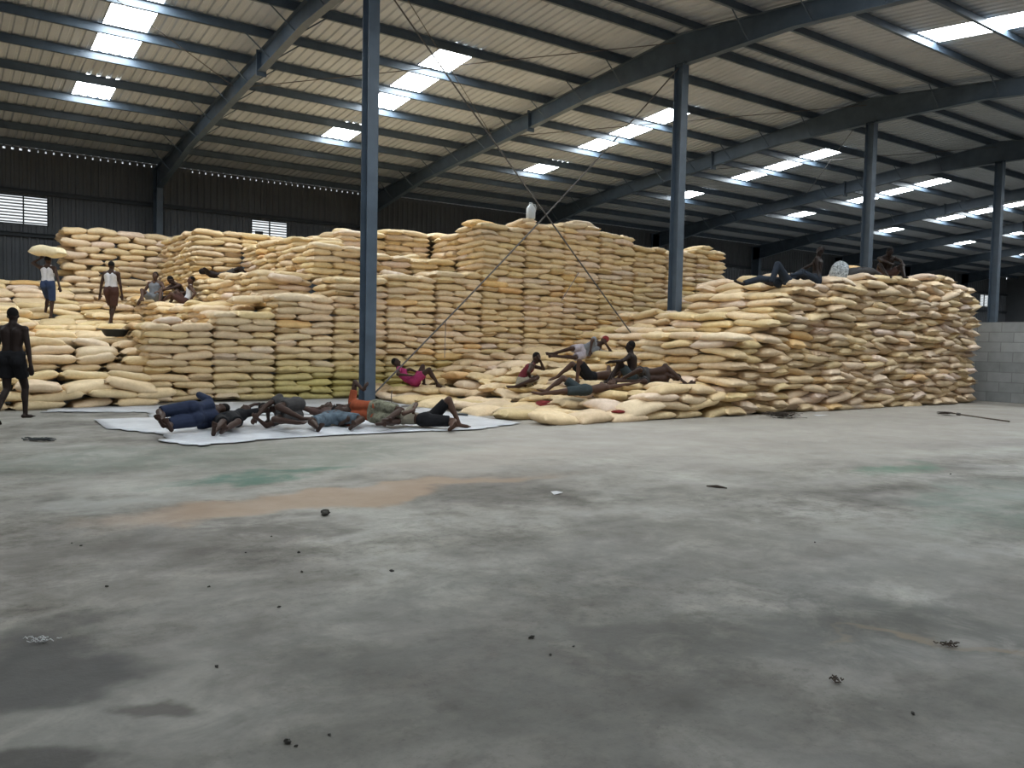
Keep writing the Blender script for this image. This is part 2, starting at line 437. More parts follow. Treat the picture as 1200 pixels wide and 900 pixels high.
# portal frames: tapered rafters with splice plates and fly braces, ridge columns, wall columns
def depth(s):
    if s < 3.4: return .80-.32*s/3.4
    if s < 13.5: return .48
    return .48+.37*(s-13.5)/4.8
whichf = ['second from the left end', 'running into the left corner', 'over the nearest column', 'over the second visible column', 'over the third visible column',
          'over the fourth visible column', 'beyond the fourth visible column', 'second beyond the fourth column', 'third beyond the fourth column', 'last before the far end']
for fi, X in enumerate(frames):
    for sgn in (1, -1):
        r = empty('roof_rafter', (X, RIDGE, 0))
        g = MB(); fl = MB(); pl = MB()
        ss = [0, 1.2, 3.4, 6.5, 10, 13.5, 16, 18.35]
        for a, b in zip(ss[:-1], ss[1:]):
            def zt(s): return 9.385-SLOPE*s
            def zb(s): return zt(s)-depth(s)
            ya, yb = sgn*a, sgn*b
            if sgn < 0: pa, pb, qa, qb = yb, ya, b, a
            else: pa, pb, qa, qb = ya, yb, a, b
            g.hexa([(-.005,pa,zb(qa)),(.005,pa,zb(qa)),(.005,pb,zb(qb)),(-.005,pb,zb(qb))], [(-.005,pa,zt(qa)),(.005,pa,zt(qa)),(.005,pb,zt(qb)),(-.005,pb,zt(qb))])
            for z0 in (zt, zb):
                g.hexa([(-.1,pa,z0(qa)-.006),(.1,pa,z0(qa)-.006),(.1,pb,z0(qb)-.006),(-.1,pb,z0(qb)-.006)], [(-.1,pa,z0(qa)+.006),(.1,pa,z0(qa)+.006),(.1,pb,z0(qb)+.006),(-.1,pb,z0(qb)+.006)])
        g.build('rafter_beam', M['steel'], r)
        s = 6.5
        pl.box((-.13, sgn*s-.025, 9.385-SLOPE*s-.60), (.13, sgn*s+.025, 9.385-SLOPE*s+.06))
        pl.build('splice_plate', M['steel'], r)
        if 1 <= fi <= 6:
            for d in PUR[1:-1]:
                zb_ = 9.385-SLOPE*d-depth(d)+.03
                for sx_ in (-1, 1):
                    q = MB(); q.tube([(sx_*.09, sgn*d, zb_), (sx_*.72, sgn*d, 9.42-SLOPE*d)], .017, 5)
                    q.build('fly_brace', M['steel'], r)
        tag(r, 'blue-grey steel rafter, %s half of the roof, %s' % ('back' if sgn > 0 else 'near', whichf[fi]), 'roof beam', 'portal frame rafters')
    # ridge column
    r = empty('steel_column', (X, RIDGE, 0))
    g = MB()
    zt_ = 8.62
    g.box((-.005, -.135, 0), (.005, .135, zt_))
    g.box((-.115, -.145, 0), (.115, -.133, zt_)); g.box((-.115, .133, 0), (.115, .145, zt_))
    g.build('column_shaft', M['steel'], r)
    g = MB(); g.box((-.19, -.21, 0), (.19, .21, .022))
    for a in (-1, 1):
        for b in (-1, 1): g.tube([(a*.15, b*.17, .02), (a*.15, b*.17, .07)], .014, 6)
    g.build('base_plate', M['steel'], r)
    g = MB(); g.box((-.13, -.2, zt_), (.13, .2, zt_+.02)); g.build('cap_plate', M['steel'], r)
    cl = {2: 'tall dark blue-grey steel column nearest the viewer, rising from the tarpaulin beside the sleepers',
          3: 'blue-grey steel column rising between the tall wall of sacks and right stack',
          4: 'blue-grey steel column rising behind the men on the right stack',
          5: 'blue-grey steel column right of the right stack, behind the block wall'}
    if fi in cl: lab = cl[fi]
    elif fi == 0: lab = 'blue-grey steel ridge column at the left end of the hall'
    elif fi == 1: lab = 'blue-grey steel ridge column left of the nearest visible one'
    else: lab = 'blue-grey steel ridge column, %s past the block wall' % ordw[fi-5+0]
    tag(r, lab, 'column', 'steel columns under the ridge')
    for wy, sg, nm in ((WALL-.21, -1, 'back'), (FRONT+.04, 1, 'front')):
        q = MB()
        ht = 7.6
        if sg < 0:
            q.hexa([(-.005,wy-.28,0),(.005,wy-.28,0),(.005,wy,0),(-.005,wy,0)], [(-.005,wy-.62,ht-.1),(.005,wy-.62,ht-.1),(.005,wy,ht),(-.005,wy,ht)])
            q.hexa([(-.11,wy-.29,0),(.11,wy-.29,0),(.11,wy-.278,0),(-.11,wy-.278,0)], [(-.11,wy-.63,ht-.1),(.11,wy-.63,ht-.1),(.11,wy-.618,ht-.1),(-.11,wy-.618,ht-.1)])
            q.box((-.11, wy-.006, 0), (.11, wy+.006, ht))
        else:
            q.box((-.005, wy, 0), (.005, wy+.4, ht-.1)); q.box((-.11, wy, 0), (.11, wy+.012, ht)); q.box((-.11, wy+.39, 0), (.11, wy+.402, ht-.1))
        o = q.build('wall_column', M['steel'], loc=(X, 0, 0))
        tag(o, 'dark steel column against the %s wall, under the rafter %s' % (nm, whichf[fi]), 'column', 'wall columns')

# cable bracing between the two nearest ridge columns, roof bracing rods
def rod(name, a, b, r, mat, label, cat, sag=0.0, n=2, group=None):
    g = MB(); a = Vector(a); b = Vector(b)
    pts = [a.lerp(b, i/(n-1))-Vector((0, 0, sag*4*(i/(n-1))*(1-i/(n-1)))) for i in range(n)] if n > 2 else [a, b]
    g.tube(pts, r, 6); o = g.build(name, mat); return tag(o, label, cat, group)
x1, x2 = frames[2], frames[3]
rod('bracing_cable', (x1+.12, RIDGE, .25), (x2-.12, RIDGE, 8.5), .017, M['rope'], 'thin dark bracing cable rising right from the foot of the nearest column', 'cable', .12, 9, 'crossed bracing cables')
rod('bracing_cable', (x1+.12, RIDGE-.04, 8.5), (x2-.12, RIDGE-.04, .3), .017, M['rope'], 'thin dark bracing cable falling right, in front of tall wall of sacks', 'cable', .05, 9, 'crossed bracing cables')
rod('hanging_twine', (9.05, RIDGE-.03, 1.80), (9.04, RIDGE-.03, 1.02), .008, M['thread'], 'short twine hanging straight down from the bracing cable near the column', 'twine')
rod('hanging_twine', (12.68, RIDGE-.06, 3.06), (12.2, RIDGE-.03, 2.38), .009, M['thread'], 'short slanting twine tied to the cable before tall wall of sacks', 'twine')
def zr(y): return 9.30-SLOPE*abs(y-RIDGE)
for fi in (1, 2, 3, 4):
    xa, xb = frames[fi], frames[fi+1]
    nm = ['', 'left of the nearest column', 'right of the nearest column', 'right of the second visible column', 'right of the third visible column'][fi]
    for k, (ya, yb) in enumerate(((15.3, 23.7), (23.7, 15.3))):
        rod('roof_bracing_rod', (xa+.1, ya, zr(ya)-.1), (xb-.1, yb, zr(yb)-.1), .012, M['rope'],
            'thin roof rod %s, %s' % (nm, 'running right and back' if k == 0 else 'running right and forward'), 'roof rod', group='thin bracing rods under the roof')

# ------------------------------------------------------------------ sacks
SACKS = []
def add_sack(zone, x, y, z, yaw, L=.86, W=.53, T=.185, pitch=0, roll=0, tint=None, course=0, face=None, top=False):
    SACKS.append(dict(zone=zone, p=(x, y, z), yaw=yaw, L=L, W=W, T=T, pitch=pitch, roll=roll, tint=tint, course=course, face=face, top=top))

CREAM = np.array([.79, .605, .37])
def tint_of(zone, z, x):
    r = random.random()
    c = CREAM*(.90+.2*random.random())
    c = c*np.array([1, 1+.03*(random.random()-.5), 1+.22*(random.random()-.5)])
    if r < .04: c = c*np.array([1.0, .87, .68])            # orange-yellow sacks
    elif r < .20: c = c*np.array([1.02, 1.05, 1.22])        # paler, whiter sacks
    if zone == 'A' and z < 1.1 and x > 5.0:                 # sacks turn olive-yellow towards the bottom of the wall
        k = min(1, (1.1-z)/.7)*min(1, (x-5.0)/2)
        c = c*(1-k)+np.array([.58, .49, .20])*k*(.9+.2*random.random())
    if zone == 'B': c = c*np.array([.97, .97, 1.03])
    return tuple(np.clip(c, .02, .95))

def smooth_interp(xs, ys, G, x, y):
    i = int(np.clip(np.searchsorted(xs, x)-1, 0, len(xs)-2)); j = int(np.clip(np.searchsorted(ys, y)-1, 0, len(ys)-2))
    tx = min(1, max(0, (x-xs[i])/(xs[i+1]-xs[i]))); ty = min(1, max(0, (y-ys[j])/(ys[j+1]-ys[j])))
    return (G[j][i]*(1-tx)+G[j][i+1]*tx)*(1-ty)+(G[j+1][i]*(1-tx)+G[j+1][i+1]*tx)*ty

def H_A(x, y):
    """height of the big pile behind the tarpaulin"""
    if x > 11.55:
        h = np.interp(x, [11.5, 12.2, 15.3, 16.4, 17.0, 18.5, 20.4, 21.2], [4.35, 4.45, 4.72, 4.62, 4.25, 4.28, 4.5, 4.3])
        if x > 16.6: h = np.interp(x, [16.6, 19, 20.6], [4.22, 4.3, 4.5])
        return h - .08 + .05*math.sin(y*2.1)
    base = smooth_interp([3.6, 4.8, 5.9, 6.7, 8.0, 9.0, 10.5, 11.5], [17.85, 19.3, 20.7, 22.0, 24.0, 27.0, 29.5],
        [[1.38, 1.70, 1.98, 2.25, 2.68, 2.90, 3.0, 3.02],
         [1.45, 1.78, 2.10, 2.42, 2.85, 3.0, 3.05, 3.1],
         [1.38, 1.66, 2.10, 2.50, 2.90, 3.0, 3.1, 3.1],
         [1.34, 1.58, 2.10, 2.60, 2.95, 3.1, 3.1, 3.1],
         [1.40, 1.68, 2.40, 2.90, 3.0, 3.1, 3.1, 3.1],
         [2.05, 2.35, 2.70, 2.90, 3.1, 3.1, 3.1, 3.1],
         [2.90, 2.95, 3.00, 3.00, 3.1, 3.1, 3.1, 3.1]], x, y)
    if y > 19.2:
        if x > 8.35: base = max(base, 3.74 if x < 9.6 else 3.9)
        if x > 9.7 and y < 20.5: base = 3.62
        if x > 9.7 and y >= 20.5: base = 4.3 if x < 10.5 else 4.4
        if 7.0 < x <= 8.35 and y < 22: base = max(base, 3.0+.5*(x-7.0))
        if x > 7.9 and y > 20.6: base = max(base, 3.95)
    if y > 24.4 and x > 6.35: base = max(base, 4.42 if x < 8.5 else 4.34)
    return base

def block_zone(zone, x0, y0, nx, ny, H, course=.148, sides='FLR', wob=.035, tilt=.02, ends=False):
    S = 1.35; L, W = .84, .50
    n = [[max(0, int(round(H(x0+S*(i+.5), y0+S*(j+.5))/course))) for j in range(ny)] for i in range(nx)]
    for i in range(nx):
        for j in range(ny):
            ax = random.uniform(-.02, .02); ay = random.uniform(-wob, wob)
            lean = random.uniform(-1, 1)*tilt; bend = random.uniform(.0, .035)
            flip = random.random() < .5
            for c in range(n[i][j]):
                top = c >= n[i][j]-1
                fr = j == 0 or n[i][j-1] <= c
                lf = i == 0 or n[i-1][j] <= c
                rt = i == nx-1 or n[i+1][j] <= c
                if not (top or fr or lf or rt): continue
                st = (c+flip) % 2
                lay = [(L/2, W/2, 0, 'F', 'L' if st == 0 else 'R'), (L+W/2, L/2, 90, 'F', 'R' if st == 0 else 'L'),
                       (W+L/2, L+W/2, 0, 'K', 'R' if st == 0 else 'L'), (W/2, W+L/2, 90, 'K', 'L' if st == 0 else 'R')]
                if ends and random.random() < .62:
                    lay = [(.225, L/2, 90, 'F', 'L'), (.675, L/2, 90, 'F', 'M'), (1.125, L/2, 90, 'F', 'R'), (.40, L+W/2, 0, 'K', 'L'), (1.0, L+W/2, 0, 'K', 'R')]
                # sacks of the layer that touch the left / right edges
                left = {0: st == 0, 3: st == 0, 1: st == 1, 2: st == 1}
                for k, (dx, dy, yw, fb, sd) in enumerate(lay):
                    if len(lay) == 5: keep = top or (fr and fb == 'F') or (lf and sd == ('L' if st == 0 else 'R')) or (rt and sd == ('R' if st == 0 else 'L'))
                    else: keep = top or (fr and fb == 'F') or (lf and (k in ((0, 3) if st == 0 else (1, 2)))) or (rt and (k in ((1, 2) if st == 0 else (0, 3))))
                    if not keep: continue
                    X = dx if st == 0 else S-dx
                    u = (X-S/2)/(S/2)
                    z = course*(c+.5)+lean*u*S/2-bend*abs(u)**2*min(1, c/3)+random.uniform(-.012, .012)
                    z = max(z, course*.5)
                    prot = random.uniform(-.045, .03)*(2.2 if ends else 1); rg = 2.2 if ends else 1
                    add_sack(zone, x0+S*i+X+ax+random.uniform(-.02, .02)+(prot if (lf or rt) and not fr else 0), y0+S*j+dy+ay+(prot if fr else 0), z,
                             math.radians(yw+random.gauss(0, 3)+(180 if random.random() < .5 else 0)), L*random.uniform(.99, 1.08), W*random.uniform(1.0, 1.12), course*random.uniform(1.14, 1.32),
                             math.radians(random.gauss(0, 2.2*rg))+lean*(.6 if yw == 0 else 0), math.radians(random.gauss(0, 2.5*rg)), None, c, 'F' if fr else ('S' if (lf or rt) else 'T'), top)
                if top:
                    add_sack(zone, x0+S*i+S/2+random.uniform(-.1, .1), y0+S*j+S/2+random.uniform(-.1, .1), course*(c+.62), random.uniform(0, PI), L*.95, W*1.05, course*1.1,
                             0, 0, None, c, 'T', True)
                    if random.random() < .55 and not (zone == 'A' and x0+S*i < 7 and j > 2):
                        add_sack(zone, x0+S*i+random.uniform(.2, 1.1), y0+S*j+random.uniform(.35, 1.1), course*(c+1.2), random.choice((0, PI/2, .4, -.5)), L, W, course*1.25,
                                 math.radians(random.gauss(0, 5)), math.radians(random.gauss(0, 5)), None, c+1, 'T', True)

def row_zone(zone, x0, x1, y0, y1, H, course=.155, dx=.82, dy=.50, along='x', jit=.03, messy=4, keep=None):
    nx = int(round((x1-x0)/dx)); ny = int(round((y1-y0)/dy))
    def hh(i, j, off): return max(0, int(round(H(x0+dx*(i+.5)+off, y0+dy*(j+.5))/course)))
    for j in range(ny):
        offs = [0, dx*.5]
        for i in range(-1, nx+1):
            mxh = max(hh(i, j, 0), hh(i, j, dx*.5))
            for c in range(mxh):
                off = offs[(c+j) % 2]*.9
                h = hh(i, j, off)
                xc = x0+dx*(i+.5)+off
                if c >= h or xc < x0 or xc > x1: continue
                top = c >= h-1
                nb = [hh(i, j-1, off) if j > 0 else 0, hh(i-1, j, off) if i > 0 else 0, hh(i+1, j, off) if i < nx-1 else 0]
                if keep and keep(xc, y0+dy*(j+.5)): nb[2] = h
                if not top and min(nb) > c: continue
                add_sack(zone, xc+random.uniform(-.05, .05), y0+dy*(j+.5)+random.uniform(-jit, jit), course*(c+.5)+random.uniform(-.015, .015),
                         math.radians(random.gauss(0, messy)+(0 if along == 'x' else 90)+(180 if random.random() < .5 else 0)),
                         dx*(random.uniform(.84, .94) if random.random() < .25 else random.uniform(.98, 1.12)), dy*random.uniform(1.04, 1.25), course*random.uniform(1.14, 1.40),
                         math.radians(random.gauss(0, messy*.8)), math.radians(random.gauss(0, messy*1.1)), None, c, 'F' if nb[0] <= c else 'T', top)

random.seed(101)
block_zone('A', 3.65, 17.85, 13, 8, H_A)

def H_L(x, y):
    """stepped slope of sacks at the left edge of the picture"""
    h = np.interp(y, [17.0, 17.4, 18.0, 18.6, 19.3, 19.9, 21.5, 24, 25.5, 27, 28.2, 29.4, 30.5], [.30, .50, .80, 1.04, 1.18, 1.26, 1.34, 1.50, 1.80, 2.20, 2.62, 2.95, 2.98])
    if x < 1.7: h = max(h, np.interp(y, [17, 20.4, 20.8, 22, 26], [.0, .0, 1.45, 1.75, 2.1]))
    return h
random.seed(102)
row_zone('L', -1.2, 3.72, 17.0, 31.0, H_L, .155, messy=6, keep=lambda x, y: x > 3.0)
# the wall of sacks against the rear wall, top left
random.seed(103)
row_zone('C', 3.50, 7.7, 29.3, 30.3, lambda x, y: 4.72+.04*math.sin(x*3), .188, dx=.84, dy=.5, messy=3)

def H_P(x, y):
    """low terraces in front of the tall wall of sacks"""
    return smooth_interp([8.4, 9.2, 9.9, 10.6, 11.2, 12.0, 12.9, 14.2, 17.5], [10.75, 12.2, 13.6, 15.0, 16.4, 17.4, 17.9],
        [[.15, .15, .16, .34, .55, .62, .62, .62, .62],
         [.15, .15, .16, .27, .48, .62, .62, .62, .7],
         [.15, .15, .16, .36, .50, .62, .95, 1.1, 1.2],
         [.15, .15, .20, .62, .74, .85, 1.0, 1.12, 1.25],
         [.15, .16, .30, .62, .80, 1.0, 1.15, 1.2, 1.3],
         [.16, .30, .60, .80, .95, 1.12, 1.2, 1.22, 1.4],
         [.30, .46, .80, .92, 1.0, 1.15, 1.22, 1.22, 1.4]], x, y)
random.seed(104)
row_zone('P', 8.35, 12.9, 10.75, 17.8, H_P, .150, dx=.80, dy=.50, messy=6)
random.seed(105)
row_zone('Q', 12.9, 17.4, 13.5, 17.8, H_P, .150, dx=.80, dy=.50, messy=6)

def H_B(x, y):
    """right-hand stack: terraces on its left shoulder, then the main block"""
    h = np.interp(x, [12.9, 13.6, 13.61, 14.3, 14.31, 15.5, 17, 19.3, 21, 22.2, 23.2], [1.72, 1.74, 2.15, 2.35, 2.6, 2.85, 3.0, 3.18, 3.2, 3.12, 3.0])
    if y > 13.4: h = min(h, np.interp(x, [12.9, 14.3, 15.0, 15.9, 16.5, 17.5], [1.25, 1.25, 1.9, 2.2, 2.55, 2.85]))
    return h
BX0 = 12.92
random.seed(106)
block_zone('B', 14.95, 10.75, 6, 4, H_B, .156, wob=.07, tilt=.07, ends=True)
# left shoulder, finer steps
def H_S(x, y):
    if y < 12.15: return float(np.interp(x, [12.9, 13.79, 13.8, 14.6, 14.61, 15.7], [1.66, 1.70, 2.12, 2.2, 2.55, 2.75]))
    if y < 13.5: return float(np.interp(x, [12.9, 13.79, 13.8, 14.6, 14.61, 15.7], [1.60, 1.62, 2.08, 2.15, 2.50, 2.7]))
    return float(np.interp(x, [12.9, 14.1, 14.11, 15.0, 15.01, 15.7], [1.22, 1.25, 1.7, 1.8, 2.2, 2.5]))
def row_zone_y(zone, x0, x1, y0, y1, H, course, dx=.50, dy=.82):
    nx = int(round((x1-x0)/dx)); ny = int(math.ceil((y1-y0)/dy))
    def hh(i, j): return max(0, int(round(H(x0+dx*(i+.5), min(y1, y0+dy*(j+.5)))/course)))
    for i in range(nx):
        for j in range(ny):
            h = hh(i, j)
            for c in range(h):
                nb = [hh(i, j-1) if j > 0 else 0, hh(i-1, j) if i > 0 else 0]
                top = c >= h-1
                if not top and min(nb) > c: continue
                off = .4*((c+i) % 2)
                # the front row alternates long side and end
                add_sack(zone, x0+dx*(i+.5)+random.uniform(-.03, .03), y0+dy*(j+.5)+off*dy*.5-.1*(c % 2 == 0)*(j == 0)+random.uniform(-.03, .03), course*(c+.5)+random.uniform(-.012, .012),
                         math.radians(90+random.gauss(0, 5)+(180 if random.random() < .5 else 0)), dy*random.uniform(1.02, 1.12), dx*random.uniform(1.04, 1.18), course*random.uniform(1.14, 1.30),
                         math.radians(random.gauss(0, 3)), math.radians(random.gauss(0, 4)), None, c, 'F' if nb[0] <= c else 'T', top)
random.seed(107)
row_zone_y('S', 12.92, 15.05, 10.75, 16.2, H_S, .150)
# loose sacks thrown on top
loose = [(7.0, 19.3, 2.78, .2), (6.1, 19.0, 2.22, .0), (17.4, 13.0, 3.12, .1), (19.0, 12.0, 3.36, .0), (7.0, 22.85, 3.0, .1), (7.9, 22.75, 3.12, -.1)]
for k, (x, y, z, a) in enumerate(loose): add_sack('T', x, y, z, a, .86, .54, .2, 0, 0, None, 20, 'T', True)

# ---- sack mesh: a sewn pillow with pinched corners
NU, NV = 15, 11
us = np.sin(np.linspace(-1, 1, NU)*PI/2)*.85+np.linspace(-1, 1, NU)*.15
vs_ = np.sin(np.linspace(-1, 1, NV)*PI/2)*.85+np.linspace(-1, 1, NV)*.15
Ug, Vg = np.meshgrid(us, vs_, indexing='ij')
top_idx = np.arange(NU*NV).reshape(NU, NV)
bot_idx = np.full((NU, NV), -1); cnt = NU*NV
for i in range(NU):
    for j in range(NV):
        if i in (0, NU-1) or j in (0, NV-1): bot_idx[i, j] = top_idx[i, j]
        else: bot_idx[i, j] = cnt; cnt += 1
NVERT = cnt
inner = [(i, j) for i in range(1, NU-1) for j in range(1, NV-1)]
quads = []
for i in range(NU-1):
    for j in range(NV-1):
        quads.append((top_idx[i, j], top_idx[i+1, j], top_idx[i+1, j+1], top_idx[i, j+1]))
        quads.append((bot_idx[i, j], bot_idx[i, j+1], bot_idx[i+1, j+1], bot_idx[i+1, j]))
QUADS = np.array(quads)
QUADS = QUADS[[len(set(q)) == 4 for q in quads]]

def sack_verts(s):
    L, W, T = s['L'], s['W'], s['T']
    ph = RS.rand(8)*2*PI
    U, V = Ug.copy(), Vg.copy()
    e = .12
    # outline: sides bow in a little towards the corners' ears, ends slightly concave
    wx = L/2*U*(1-.050*(1-V**2)*(np.abs(U)**6)) * (1+.02*np.sin(3*V+ph[0]))
    wy = W/2*V*(1-.10*(np.abs(U)**5)*(1-.55*np.abs(V)**6)) * (1+.03*np.sin(2.3*U+ph[1]))
    au = np.clip(1-np.abs(U)**5.0, 0, 1)**.46; av = np.clip(1-np.abs(V)**3.6, 0, 1)**.44
    au[-2] = np.minimum(au[-2], .16)
    th = au*av
    lump = 1+.13*np.sin(2.6*U+ph[2])*np.cos(1.7*V+ph[3])+.07*np.sin(5.2*U+ph[4]+1.5*V)+.05*np.sin(4.4*V+ph[5])
    wr = .012*np.sin(9*V+ph[6]+3*U)*(np.abs(U)**3)*(1-U**2)**.3*4
    zt = T/2*th*lump+wr*th**.3*.6
    zb = -T/2*th*(2-lump)*.96
    sag = -.010*np.cos(1.3*U+ph[7])*1.0-.03*(np.abs(U)**3)*RS.uniform(-.6, 1.0)-.02*(np.abs(V)**3)*RS.uniform(0, 1)
    z_top = zt+sag; z_bot = zb+sag
    flap = RS.uniform(.015, .065); wx[-1] += flap                     # sewn hem standing out at one end
    z_top[-1] += RS.uniform(-.03, .03)+.018*np.sin(4*V[-1]+ph[3])
    wx[0] -= .012; wy[0] *= 1.03; wy[-1] *= RS.uniform(.86, 1.05)
    P = np.zeros((NVERT, 3))
    P[:NU*NV, 0] = wx.ravel(); P[:NU*NV, 1] = wy.ravel(); P[:NU*NV, 2] = z_top.ravel()
    for (i, j) in inner:
        P[bot_idx[i, j]] = (wx[i, j], wy[i, j], z_bot[i, j])
    return P
def sack_matrix(s):
    return Matrix.Translation(s['p']) @ Matrix.Rotation(s['yaw'], 4, 'Z') @ Matrix.Rotation(s['pitch'], 4, 'Y') @ Matrix.Rotation(s['roll'], 4, 'X')
NEARV = {}
def sack_mesh(name, Ps, tints):
    n = len(Ps)
    V = np.concatenate(Ps).astype(np.float32)
    Q = np.concatenate([QUADS+k*NVERT for k in range(n)])
    me = bpy.data.meshes.new(name)
    me.vertices.add(len(V)); me.vertices.foreach_set('co', V.ravel())
    me.loops.add(Q.size); me.loops.foreach_set('vertex_index', Q.ravel().astype(np.int32))
    me.polygons.add(len(Q)); me.polygons.foreach_set('loop_start', np.arange(0, Q.size, 4, dtype=np.int32))
    me.polygons.foreach_set('use_smooth', np.ones(len(Q), dtype=bool))
    me.update(calc_edges=True)
    a = me.attributes.new('tint', 'FLOAT_COLOR', 'POINT')
    cc = np.ones((len(V), 4), dtype=np.float32)
    for k, tnt in enumerate(tints): cc[k*NVERT:(k+1)*NVERT, :3] = tnt
    a.data.foreach_set('color', cc.ravel())
    me.materials.append(M['sack'])
    return me

# visibility: which sacks does the photograph show largest?
def project(p):
    d = Vector(p)-CAM; z = d.dot(_F)
    return 600+F_PX*d.dot(_R2)/z, 450-F_PX*d.dot(_U2)/z
bv, bf, owner = [], [], []
BOXQ = [(0,3,2,1),(4,5,6,7),(0,1,5,4),(1,2,6,5),(2,3,7,6),(3,0,4,7)]
for k, s in enumerate(SACKS):
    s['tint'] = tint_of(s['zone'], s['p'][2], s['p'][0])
    mt = sack_matrix(s); b = len(bv)
    for dz in (-.42, .42):
        for dx, dy in ((-.49,-.46),(.49,-.46),(.49,.46),(-.49,.46)):
            bv.append(mt @ Vector((dx*s['L'], dy*s['W'], dz*s['T'])))
    for q in BOXQ: bf.append(tuple(b+i for i in q)); owner.append(k)
bvh = BVHTree.FromPolygons(bv, bf)
hits = np.zeros(len(SACKS), int)
for py in range(246, 508, 2):
    for px in range(1, 1200, 2):
        d = (_F+_R2*((px-600)/F_PX)-_U2*((py-450)/F_PX)).normalized()
        r = bvh.ray_cast(CAM, d, 80)
        if r[2] is not None: hits[owner[r[2]]] += 1
def surface(px, py):
    d = (_F+_R2*((px-600)/F_PX)-_U2*((py-450)/F_PX)).normalized()
    r = bvh.ray_cast(CAM, d, 80)
    return r[0]
def ground(x, y):
    r = bvh.ray_cast(Vector((x, y, 8.5)), Vector((0, 0, -1)), 9)
    return r[0].z if r[0] is not None else 0.0
order = np.argsort(-hits)
solo = set(int(k) for k in order[:300])
print('SACKS', len(SACKS), 'seen', int((hits > 0).sum()), 'hits of 300th', hits[order[299]])

# labels: nth visible sack from the left in a course of a pile
place = {'A': ('the big rear pile', 'rear pile'), 'L': ('the stepped slope at far left', 'left slope'), 'C': ('the top left wall of sacks', 'wall'),
         'P': ('the low terrace where men lie', 'terrace'), 'Q': ('the ledge below the tall wall', 'ledge'), 'B': ("the right stack's main block", 'block'),
         'S': ("the right stack's left shoulder", 'shoulder'), 'T': ('the loose ones on top', 'top')}
seen = {}
for k in range(len(SACKS)):
    if hits[k] > 0:
        s = SACKS[k]; seen.setdefault((s['zone'], s['course']), []).append((project(s['p'])[0], k))
lab = {}
def nth(i):
    if i < len(ordw): return ordw[i]
    tens = {3: 'thirty', 4: 'forty', 5: 'fifty', 6: 'sixty', 7: 'seventy', 8: 'eighty', 9: 'ninety'}
    a, b = divmod(i+1, 10)
    if a in tens: return tens[a]+('-'+ordw[b-1] if b else 'th')
    return 'last'
for key, lst in seen.items():
    lst.sort()
    for i, (_, k) in enumerate(lst):
        z, c = key
        lab[k] = 'loose cream woven sack lying on top of the pile, %s from the left' % nth(i) if z == 'T' else '%s sack in %s, %s course up, %s from left' % ('cream woven', place[z][0], nth(c), nth(i))
rest_P, rest_T = [], []
for k, s in enumerate(SACKS):
    P = sack_verts(s); mt = sack_matrix(s)
    if k in solo:
        t_ = np.array(s['tint'])
        me = sack_mesh('grain_sack', [P], [s['tint']])
        o = bpy.data.objects.new('grain_sack', me); COL.objects.link(o); o.matrix_world = mt
        l = lab[k]
        if t_[2] < .27 and s['zone'] != 'A': l = l.replace('cream woven', 'yellowish woven')
        tag(o, l, 'sack', 'grain sacks stacked in the hall')
    else:
        R_ = np.array(mt.to_3x3()); rest_P.append(P @ R_.T+np.array(s['p'])); rest_T.append(s['tint'])
o = bpy.data.objects.new('grain_sacks', sack_mesh('grain_sacks', rest_P, rest_T)); COL.objects.link(o)
tag(o, 'all the smaller-looking cream woven sacks filling the piles behind and between the nearer ones', 'sacks', kind='stuff')


# ------------------------------------------------------------------ people
def cloth(name, c, rough=.85, var=.12, scale=14): return simple(name, c, rough, var, scale, .15)
SK = [cloth('dark_brown_skin', (.052,.030,.023), .5, .08, 5), cloth('brown_skin', (.085,.048,.035), .5, .08, 5), cloth('very_dark_skin', (.024,.016,.014), .5, .08, 5)]
HAIR = cloth('black_hair', (.010,.009,.009), .9)
CL = dict(maroonish=cloth('dark_brown_cloth', (.075,.045,.040)), black=cloth('black_cloth', (.013,.013,.015)), navy=cloth('navy_cloth', (.022,.030,.060)), white=cloth('white_vest_cloth', (.62,.62,.66)),
          grey=cloth('grey_cloth', (.19,.20,.22)), dkgrey=cloth('charcoal_cloth', (.055,.052,.052)), jean=cloth('faded_blue_check_cloth', (.10,.13,.16), .85, .6, 9),
          orange=cloth('orange_cloth', (.30,.075,.035)), camo=cloth('patterned_olive_cloth', (.17,.165,.12), .85, .7, 13), red=cloth('dull_red_cloth', (.20,.03,.03)),
          maroon=cloth('maroon_cloth', (.16,.03,.04)), pink=cloth('magenta_cloth', (.34,.04,.13)), teal=cloth('dark_teal_cloth', (.042,.055,.060)), khaki=cloth('pale_khaki_cloth', (.30,.27,.21)),
          blue=cloth('blue_shorts_cloth', (.035,.055,.12)), brown=cloth('brown_shorts_cloth', (.07,.035,.03)), trouser=cloth('dark_blue_trouser_cloth', (.025,.032,.045)), lilac=cloth('pale_lilac_cloth', (.40,.36,.40)))
RT = Vector((math.sin(YAW), -math.cos(YAW), 0)); AW = Vector((math.cos(YAW), math.sin(YAW), 0)); UP = Vector((0, 0, 1))

